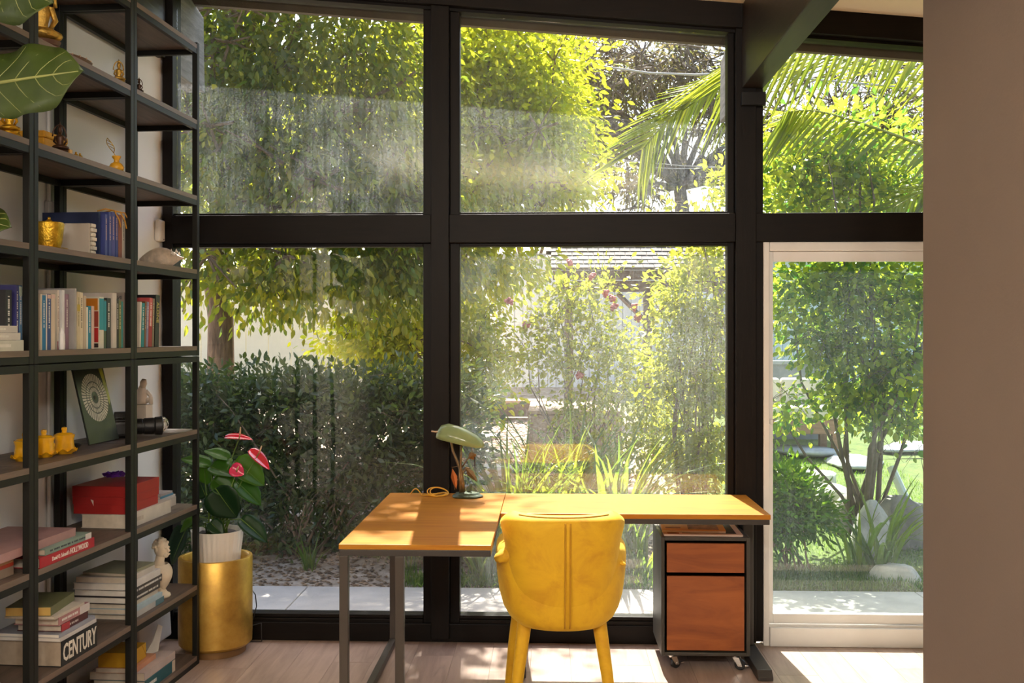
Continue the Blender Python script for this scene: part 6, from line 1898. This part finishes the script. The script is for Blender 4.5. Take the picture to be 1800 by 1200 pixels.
def frond(uvs, n, L, start, sidebias, down, ydir=-0.25):
    fr_ = bpy.data.objects.new('frond', None)
    COL.objects.link(fr_)
    fr_.parent = palm
    pts = [at(u, v, Y=y) - PB for (u, v, y) in uvs]
    cv = catmull([Vector((0, 0, pc.z - gz(PY))) + Vector((-0.05, 0, 0))] + pts, 10)
    N_ = len(cv)
    MB().tube(cv, [0.020 - 0.017 * i / N_ for i in range(N_)], 7).build('rachis', M('palm_rachis', (0.32, 0.34, 0.07), 0.5), fr_, smooth=True)
    for k in range(n):
        f_ = start + (1 - start) * k / (n - 1) * 0.985
        x = f_ * (N_ - 1)
        i = min(N_ - 2, int(x))
        p = cv[i].lerp(cv[i + 1], x - i)
        tg = (cv[i + 1] - cv[i]).normalized()
        up = Vector((0, -0.15, 1))
        sdv = tg.cross(up).normalized()
        upv = sdv.cross(tg).normalized()
        for sg in (-1, 1):
            taper = math.sin(PI * min(1, 0.12 + 0.80 * (1 - abs((f_ - start) / (1 - start) - 0.38) * 1.15))) ** 0.6
            ln = L * max(0.25, taper) * random.uniform(0.9, 1.08)
            d = (tg * 0.85 + sdv * sg * 0.55 * sidebias + upv * (0.42 if sg * 1 > 0 else -0.35) + Vector((0, 0, -down)) + Vector((random.uniform(-.06, .06), random.uniform(-.06, .06), random.uniform(-.06, .06)))).normalized()
            nn = (upv + Vector((random.uniform(-.3, .3), -0.3, random.uniform(-.2, .3))))
            nn = (nn - d * nn.dot(d)).normalized()
            s_ = d.cross(nn)
            inst('leaflet', LEAFLET, fr_, mat=frame(p, s_ * 0.62, d * ln, nn * ln))
frond([(1660, 92, 2.8), (1520, 78, 2.7), (1380, 84, 2.6), (1310, 95, 2.6)], 40, 0.95, 0.12, 1.0, 0.75)
frond([(1640, 150, 3.2), (1480, 105, 3.2), (1350, 112, 3.1), (1255, 150, 3.0), (1180, 205, 3.0), (1130, 262, 3.0)], 50, 0.60, 0.30, 0.7, 0.05)
frond([(1700, 285, 2.7), (1620, 255, 2.6), (1530, 222, 2.6), (1440, 196, 2.6), (1385, 196, 2.6)], 34, 0.62, 0.12, 1.0, 0.7)
frond([(1760, 330, 2.6), (1700, 330, 2.5), (1640, 330, 2.5), (1570, 365, 2.5)], 24, 0.5, 0.15, 1.0, 0.3)

# ---- garden structures
# pale shed with vertical siding
SDY = 11.6
sx0, sx1 = xat(832, SDY), xat(1720, SDY)
sh = thing('garden_shed', 'pale white shed wall of vertical boards behind the bushes', 'shed', ((sx0 + sx1) / 2, SDY, gz(SDY)))
SID = M('white_siding', (0.86, 0.87, 0.90), 0.7, var=0.04)
hS = zat(455, sx0, SDY) - gz(SDY)
nb = 60
bw = (sx1 - sx0) / nb
bmesh_ = MB().box(0, bw - 0.008, -0.015, 0.015, 0, hS).mesh('siding_board', SID)
for k in range(nb):
    inst('siding_board', bmesh_, sh, loc=(sx0 + k * bw - sh.location.x, 0, 0))
MB().box(sx0 - sh.location.x, sx1 - sh.location.x, 0.016, 1.6, 0, hS).build('shed_wall', M('shed_joint', (0.45, 0.46, 0.50), 0.8), sh)
MB().box(sx0 - 0.15 - sh.location.x, sx1 + 0.1 - sh.location.x, -0.12, 1.7, hS, hS + 0.08).build('shed_roof', M('shed_roof', (0.55, 0.53, 0.52), 0.8), sh)
# cream garden wall at the left
gx0, gx1 = xat(120, 10.5), xat(832, 10.5)
gw = thing('garden_wall', 'cream panelled garden wall glimpsed below the shady tree', 'wall', ((gx0 + gx1) / 2, 10.5, gz(10.5)))
CRM = M('cream_panel', (0.86, 0.80, 0.62), 0.75, var=0.04)
nb = 18
bw = (gx1 - gx0) / nb
pm_ = MB().box(0, bw - 0.01, -0.03, 0.03, 0, 1.85).mesh('wall_panel', CRM)
for k in range(nb):
    inst('wall_panel', pm_, gw, loc=(gx0 + k * bw - gw.location.x, 0, 0))
MB().box(gx0 - gw.location.x, gx1 - gw.location.x, -0.06, 0.06, 1.85, 1.91).build('wall_cap', CRM, gw)
# gazebo with shingled roof
GY = 8.9
g0, g1 = xat(972, GY), xat(1285, GY)
ga = thing('gazebo', 'wooden gazebo with a grey shingled roof behind the rose bush', 'gazebo', ((g0 + g1) / 2, GY, gz(GY)))
c = ga.location
ze = zat(474, g0, GY) - c.z
GWOOD = wood('gazebo_wood', (0.11, 0.075, 0.055), (0.22, 0.155, 0.12), 0.8, 3, 0, 8)
MB().box(g0 - c.x, g1 - c.x, -0.02, 0.06, ze - 0.14, ze - 0.01).build('eave_beam', GWOOD, ga)
MB().box(g0 + 0.1 - c.x, g1 - c.x, 0.2, 0.30, ze - 0.30, ze - 0.145).build('lintel_beam', GWOOD, ga)
for uu in (1000, 1138, 1262):
    xx = xat(uu, GY + .25) - c.x
    MB().box(xx - 0.06, xx + 0.06, 0.19, 0.31, 0, ze - 0.30).build('post', GWOOD, ga)
for uu in (1040, 1075, 1110, 1148, 1180, 1215, 1250):
    xx = xat(uu, GY) - c.x
    MB().box(xx - 0.03, xx + 0.03, -0.08, 0.19, ze - 0.10, ze - 0.012).build('rafter', GWOOD, ga)
for sg, uu in ((1, 1138), (-1, 1138)):
    xx = xat(uu, GY + .25) - c.x
    MB().tube([(xx, 0.25, ze - 0.75), (xx - sg * 0.42, 0.25, ze - 0.32)], 0.035, 4).build('brace', GWOOD, ga)
SHM = M('grey_shingle', (0.20, 0.18, 0.165), 0.85, var=0.35, scale=6)
oi_ = SHM.node_tree
sl = math.radians(33)
sw, shh = 0.15, 0.118
shm = MB().box(0, sw - 0.006, 0, shh * 1.35, 0, 0.016).mesh('shingle', SHM)
rows = 8
ncol = int((g1 - g0 + 0.2) / sw)
for r_ in range(rows):
    for k in range(ncol):
        x = g0 - 0.1 - c.x + (k + (0.5 if r_ % 2 else 0)) * sw
        d_ = r_ * shh
        inst('shingle', shm, ga, loc=(x, -0.12 + d_ * math.cos(sl), ze + 0.01 + d_ * math.sin(sl) + 0.004 * random.random()), rot=(sl - 0.10, 0, random.uniform(-.012, .012)))
rd = MB()
t2 = rows * shh + 0.05
rd.hexa([(g0 - .1 - c.x, -0.10, ze - 0.010), (g1 + .1 - c.x, -0.10, ze - 0.010), (g1 + .1 - c.x, -0.10 + t2 * math.cos(sl), ze - 0.01 + t2 * math.sin(sl)), (g0 - .1 - c.x, -0.10 + t2 * math.cos(sl), ze - 0.01 + t2 * math.sin(sl)), (g0 - .1 - c.x, -0.10, ze + 0.004), (g1 + .1 - c.x, -0.10, ze + 0.004), (g1 + .1 - c.x, -0.10 + t2 * math.cos(sl), ze + 0.004 + t2 * math.sin(sl)), (g0 - .1 - c.x, -0.10 + t2 * math.cos(sl), ze + 0.004 + t2 * math.sin(sl))])
rd.build('roof_deck', GWOOD, ga)
# planked bench box
BY = 5.3
bx0 = xat(928, BY)
bn = thing('bench_box', 'planked wooden bench box on the gravel', 'bench', (bx0 + 0.3, BY, gz(BY)))
BW = wood('bench_wood', (0.36, 0.22, 0.13), (0.60, 0.42, 0.28), 0.75, 3, 1, 8)
zb_ = zat(722, bx0, BY) - gz(BY)
MB().box(-0.28, 0.66, 0.03, 1.45, -0.02, zb_ - 0.035).build('bench_body', BW, bn)
for k in range(5):
    MB().box(-0.30 + k * 0.196, -0.30 + k * 0.196 + 0.186, 0.0, 1.5, zb_ - 0.034, zb_).build('top_plank', BW, bn, bevel=0.004)
for k in range(3):
    MB().box(-0.30, 0.68, 0.012, 0.028, k * (zb_ - .04) / 3, (k + 1) * (zb_ - .04) / 3 - 0.006).build('side_plank', BW, bn, bevel=0.003)
# low deck step by the shed
st_ = thing('deck_step', 'low brown wooden deck step in front of the pale shed', 'step', (xat(885, 8.2), 8.2, gz(8.2)))
for k in range(3):
    MB().box(-0.85, 0.6, 0.15 * k, 0.15 * k + 0.142, 0.24, 0.275).build('deck_board', BW, st_, bevel=0.003)
MB().box(-0.85, 0.6, 0.01, 0.04, 0.06, 0.239).build('riser', GWOOD, st_)
for xx in (-0.8, -0.1, 0.5):
    MB().box(xx, xx + 0.08, 0.05, 0.4, -0.02, 0.239).build('support', GWOOD, st_)
# boulders and stepping stones
def rock(label, u, v, Y, w, d, h, seed, col=(0.50, 0.46, 0.40), name='boulder', cat='rock', flat=False):
    bmm = bmesh.new()
    bmesh.ops.create_icosphere(bmm, subdivisions=3, radius=1.0)
    rr = random.Random(seed)
    ph = [rr.uniform(0, 6) for _ in range(6)]
    for vv in bmm.verts:
        co = vv.co
        k = 1 + 0.12 * math.sin(co.x * 3.1 + ph[0]) + 0.12 * math.sin(co.y * 3.7 + ph[1]) + 0.08 * math.sin(co.z * 5 + ph[2]) + 0.06 * math.sin(co.x * 7 + co.y * 6 + ph[3])
        q = co * k
        vv.co = Vector((q.x * w / 2, q.y * d / 2, max(-0.35, min(q.z, 0.75 if flat else 2)) * h * 0.75))
    me = bpy.data.meshes.new(name)
    bm2 = bmm
    bm2.to_mesh(me)
    bm2.free()
    me.materials.append(M('granite_%.2f' % col[0], col, 0.85, var=0.3, scale=7, bmp=0.6, bscale=30))
    me.polygons.foreach_set('use_smooth', [True] * len(me.polygons))
    p = at(u, v, Y=Y)
    o = inst(name, me, loc=(p.x, Y, gz(Y) + h * 0.2))
    o.rotation_euler = (0, 0, rr.uniform(0, 6))
    tag(o, label, cat, 'boulders by the glass door' if name == 'boulder' else None)
rock('large flat pale boulder, furthest of those seen through the glass door', 1420, 835, 4.6, 0.62, 0.5, 0.20, 1, (0.66, 0.61, 0.53), flat=True)
rock('pale rounded boulder just below the furthest flat one', 1455, 865, 3.9, 0.42, 0.4, 0.22, 2, (0.66, 0.61, 0.53))
rock('shaded boulder in the middle of the glass door view', 1488, 900, 3.1, 0.34, 0.36, 0.26, 3, (0.32, 0.29, 0.25))
rock('sunlit boulder among the iris like leaves', 1530, 955, 2.45, 0.34, 0.34, 0.34, 4)
rock('dark boulder at the right under the door tree', 1590, 905, 2.7, 0.40, 0.34, 0.42, 5, (0.24, 0.215, 0.19))
rock('small angular boulder next to the concrete at the right', 1572, 1005, 1.75, 0.34, 0.24, 0.16, 6)
rock('mossy boulder seen behind the desk lamp', 835, 800, 3.4, 0.34, 0.3, 0.30, 7, name='garden_rock')
for k, (u, v, Y, w) in enumerate(((862, 745, 5.9, 0.5), (872, 765, 5.1, 0.55), (845, 730, 6.9, 0.5))):
    rock(('square pale stepping stone on the gravel, middle one', 'square pale stepping stone on the gravel, nearest one', 'square pale stepping stone on the gravel, furthest one')[k], u, v, Y, w, 0.36, 0.10, 20 + k, (0.62, 0.57, 0.50), 'stepping_stone', 'paving stone', True)
for k, (u, Y, w) in enumerate(((1400, 6.2, 0.9), (1500, 5.6, 0.8), (1600, 6.4, 0.9))):
    rock(('left', 'middle', 'right')[k] + ' one of the flat paving stones far behind the door tree', u, 780, Y, w, 0.6, 0.10, 30 + k, (0.55, 0.55, 0.55), 'paving_stone', 'paving stone', True)
# gravel
def scatter(name, label, cat, n, region, size, mat, tall=1.0):
    mb_v, mb_f = [], []
    x0, x1, y0, y1 = region
    P = np.column_stack([rng.uniform(x0, x1, n), rng.uniform(y0, y1, n)])
    oc = np.array([(1, 0, 0), (0, 1, 0), (-1, 0, 0), (0, -1, 0), (0, 0, 1), (0, 0, -1)], float)
    of = [(0, 1, 4), (1, 2, 4), (2, 3, 4), (3, 0, 4), (1, 0, 5), (2, 1, 5), (3, 2, 5), (0, 3, 5)]
    v, f = [], []
    for i in range(n):
        s_ = size * rng.uniform(0.5, 1.3)
        k = oc * (s_ * rng.uniform(0.7, 1.3, (6, 1)))
        k[:, 2] *= 0.6 * tall
        v += [tuple(q) for q in (k + np.array([P[i, 0], P[i, 1], gz(P[i, 1]) + s_ * 0.3]))]
        f += [tuple(q + i * 6 for q in t_) for t_ in of]
    me = bpy.data.meshes.new(name)
    me.from_pydata(v, [], f)
    me.materials.append(mat)
    o = inst(name, me)
    o['kind'] = 'stuff'
    tag(o, label, cat)
scatter('gravel', 'pale sunlit gravel covering the path', 'gravel', 5200, (-1.6, 0.6, 3.0, 8.2), 0.026, leafmat('gravel_stone', (0.30, 0.22, 0.16), (0.68, 0.58, 0.48), (0.1, 0.1, 0.1), (0.1, 0.1, 0.1), 0.0, 0.9, 0.2))
scatter('mulch', 'brown mulch and dry leaves below the hedge', 'mulch', 3000, (-2.6, 1.0, 1.5, 2.8), 0.018, leafmat('mulch_bit', (0.06, 0.04, 0.025), (0.30, 0.20, 0.12), (0.1, 0.1, 0.1), (0.1, 0.1, 0.1), 0.0, 0.9, 0.2), 0.7)
# grass
def grass(n, region, h, label):
    x0, x1, y0, y1 = region
    P = np.column_stack([rng.uniform(x0, x1, n), rng.uniform(y0, y1, n), np.zeros(n)])
    P[:, 2] = np.array([gz(y) for y in P[:, 1]]) - 0.005
    Dr = rng.normal(size=(n, 3)) * 0.35 + np.array([0, 0, 1.0])
    Nr = rng.normal(size=(n, 3))
    me = cloud_mesh('grass', P, Dr, Nr, h * rng.uniform(0.5, 1.3, n), 0.09, L_L)
    o = inst('grass', me)
    o['kind'] = 'stuff'
    tag(o, label, 'grass')
grass(4500, (0.95, 2.6, 1.49, 2.0), 0.085, 'short green grass along the concrete outside the glass door')
grass(8000, (1.3, 3.6, 2.0, 6.0), 0.045, 'sunlit lawn between the boulders')
grass(1600, (-1.0, 0.95, 1.49, 1.75), 0.10, 'sparse green tufts along the patio below the desk')
# overhead wires
WIRE = M('overhead_wire', (0.45, 0.43, 0.42), 0.6)
for k, (pa, pb, r_, lab) in enumerate((((985, 100, 9.5), (1300, 128, 9.5), 0.016, 'thick pale overhead cable crossing the upper middle window'), ((1000, 266, 12), (1400, 292, 12), 0.006, 'upper thin overhead wire in the upper middle window'), ((1000, 284, 12), (1400, 284, 12), 0.006, 'lower thin overhead wire in the upper middle window'))):
    A_, B_ = at(pa[0] - 700, pa[1] - 20, Y=pa[2]), at(pb[0] + 500, pb[1] + 20, Y=pb[2])
    A_, B_ = at(pa[0], pa[1], Y=pa[2]), at(pb[0], pb[1], Y=pb[2])
    dv = B_ - A_
    pts = [A_ + dv * q - Vector((0, 0, 0.12 * math.sin(PI * min(1, max(0, q))) if 0 < q < 1 else 0)) for q in (-2, -1, -0.5, 0, 0.25, 0.5, 0.75, 1, 1.5, 2, 3)]
    t = MB().tube(pts, r_, 6).build('overhead_wire', WIRE, smooth=True)
    tag(t, lab, 'wire', 'overhead wires')
# low grey wall and cushioned outdoor sofa behind the door tree
w0 = at(1395, 655, Y=6.3)
lw = thing('low_wall', 'low grey wall behind the outdoor sofa', 'wall', (w0.x + 0.3, 7.0, gz(7.0)))
MB().box(-0.9, 0.25, 0, 0.14, 0, zat(640, w0.x, 7.0) - gz(7.0)).build('wall_body', M('grey_block', (0.20, 0.22, 0.24), 0.8), lw)
MB().box(-0.93, 0.28, -0.03, 0.17, zat(640, w0.x, 7.0) - gz(7.0), zat(634, w0.x, 7.0) - gz(7.0)).build('wall_cap', M('grey_cap', (0.30, 0.32, 0.34), 0.8), lw)
so = thing('outdoor_sofa', 'outdoor sofa with cream cushions behind the door tree', 'sofa', (at(1390, V0, Y=6.0).x, 6.0, gz(6.0)))
CUS = M('cream_cushion', (0.72, 0.64, 0.50), 0.8)
TK = wood('teak', (0.25, 0.13, 0.07), (0.40, 0.22, 0.12), 0.6, 3, 0, 8)
zq = zat(715, so.location.x, 6.0) - gz(6.0)
MB().box(-0.55, 0.55, 0, 0.62, max(0.06, zq - 0.30), zq - 0.14).build('sofa_frame', TK, so, bevel=0.01)
for sx in (-0.54, 0.46):
    for yy in (0.01, 0.53):
        MB().box(sx, sx + 0.08, yy, yy + 0.08, -0.01, max(0.06, zq - 0.30)).build('leg', TK, so)
for sx in (-0.54, 0.005):
    MB().box(sx, sx + 0.53, 0.0, 0.60, zq - 0.139, zq).build('seat_cushion', CUS, so, bevel=0.03, seg=3)
    MB().box(sx, sx + 0.53, 0.46, 0.60, zq + 0.002, zq + 0.30).build('back_cushion', CUS, so, bevel=0.04, seg=3)
# pale pipe leaning at the right
t = MB().tube([at(1566, 820, Y=3.3), at(1590, 872, Y=3.2), at(1640, 950, Y=3.0)], 0.035, 8).build('pale_pipe', M('pale_blue_pipe', (0.55, 0.62, 0.68), 0.5), smooth=40)
tag(t, 'pale blue pipe leaning among the branches at the right of the door', 'pipe')
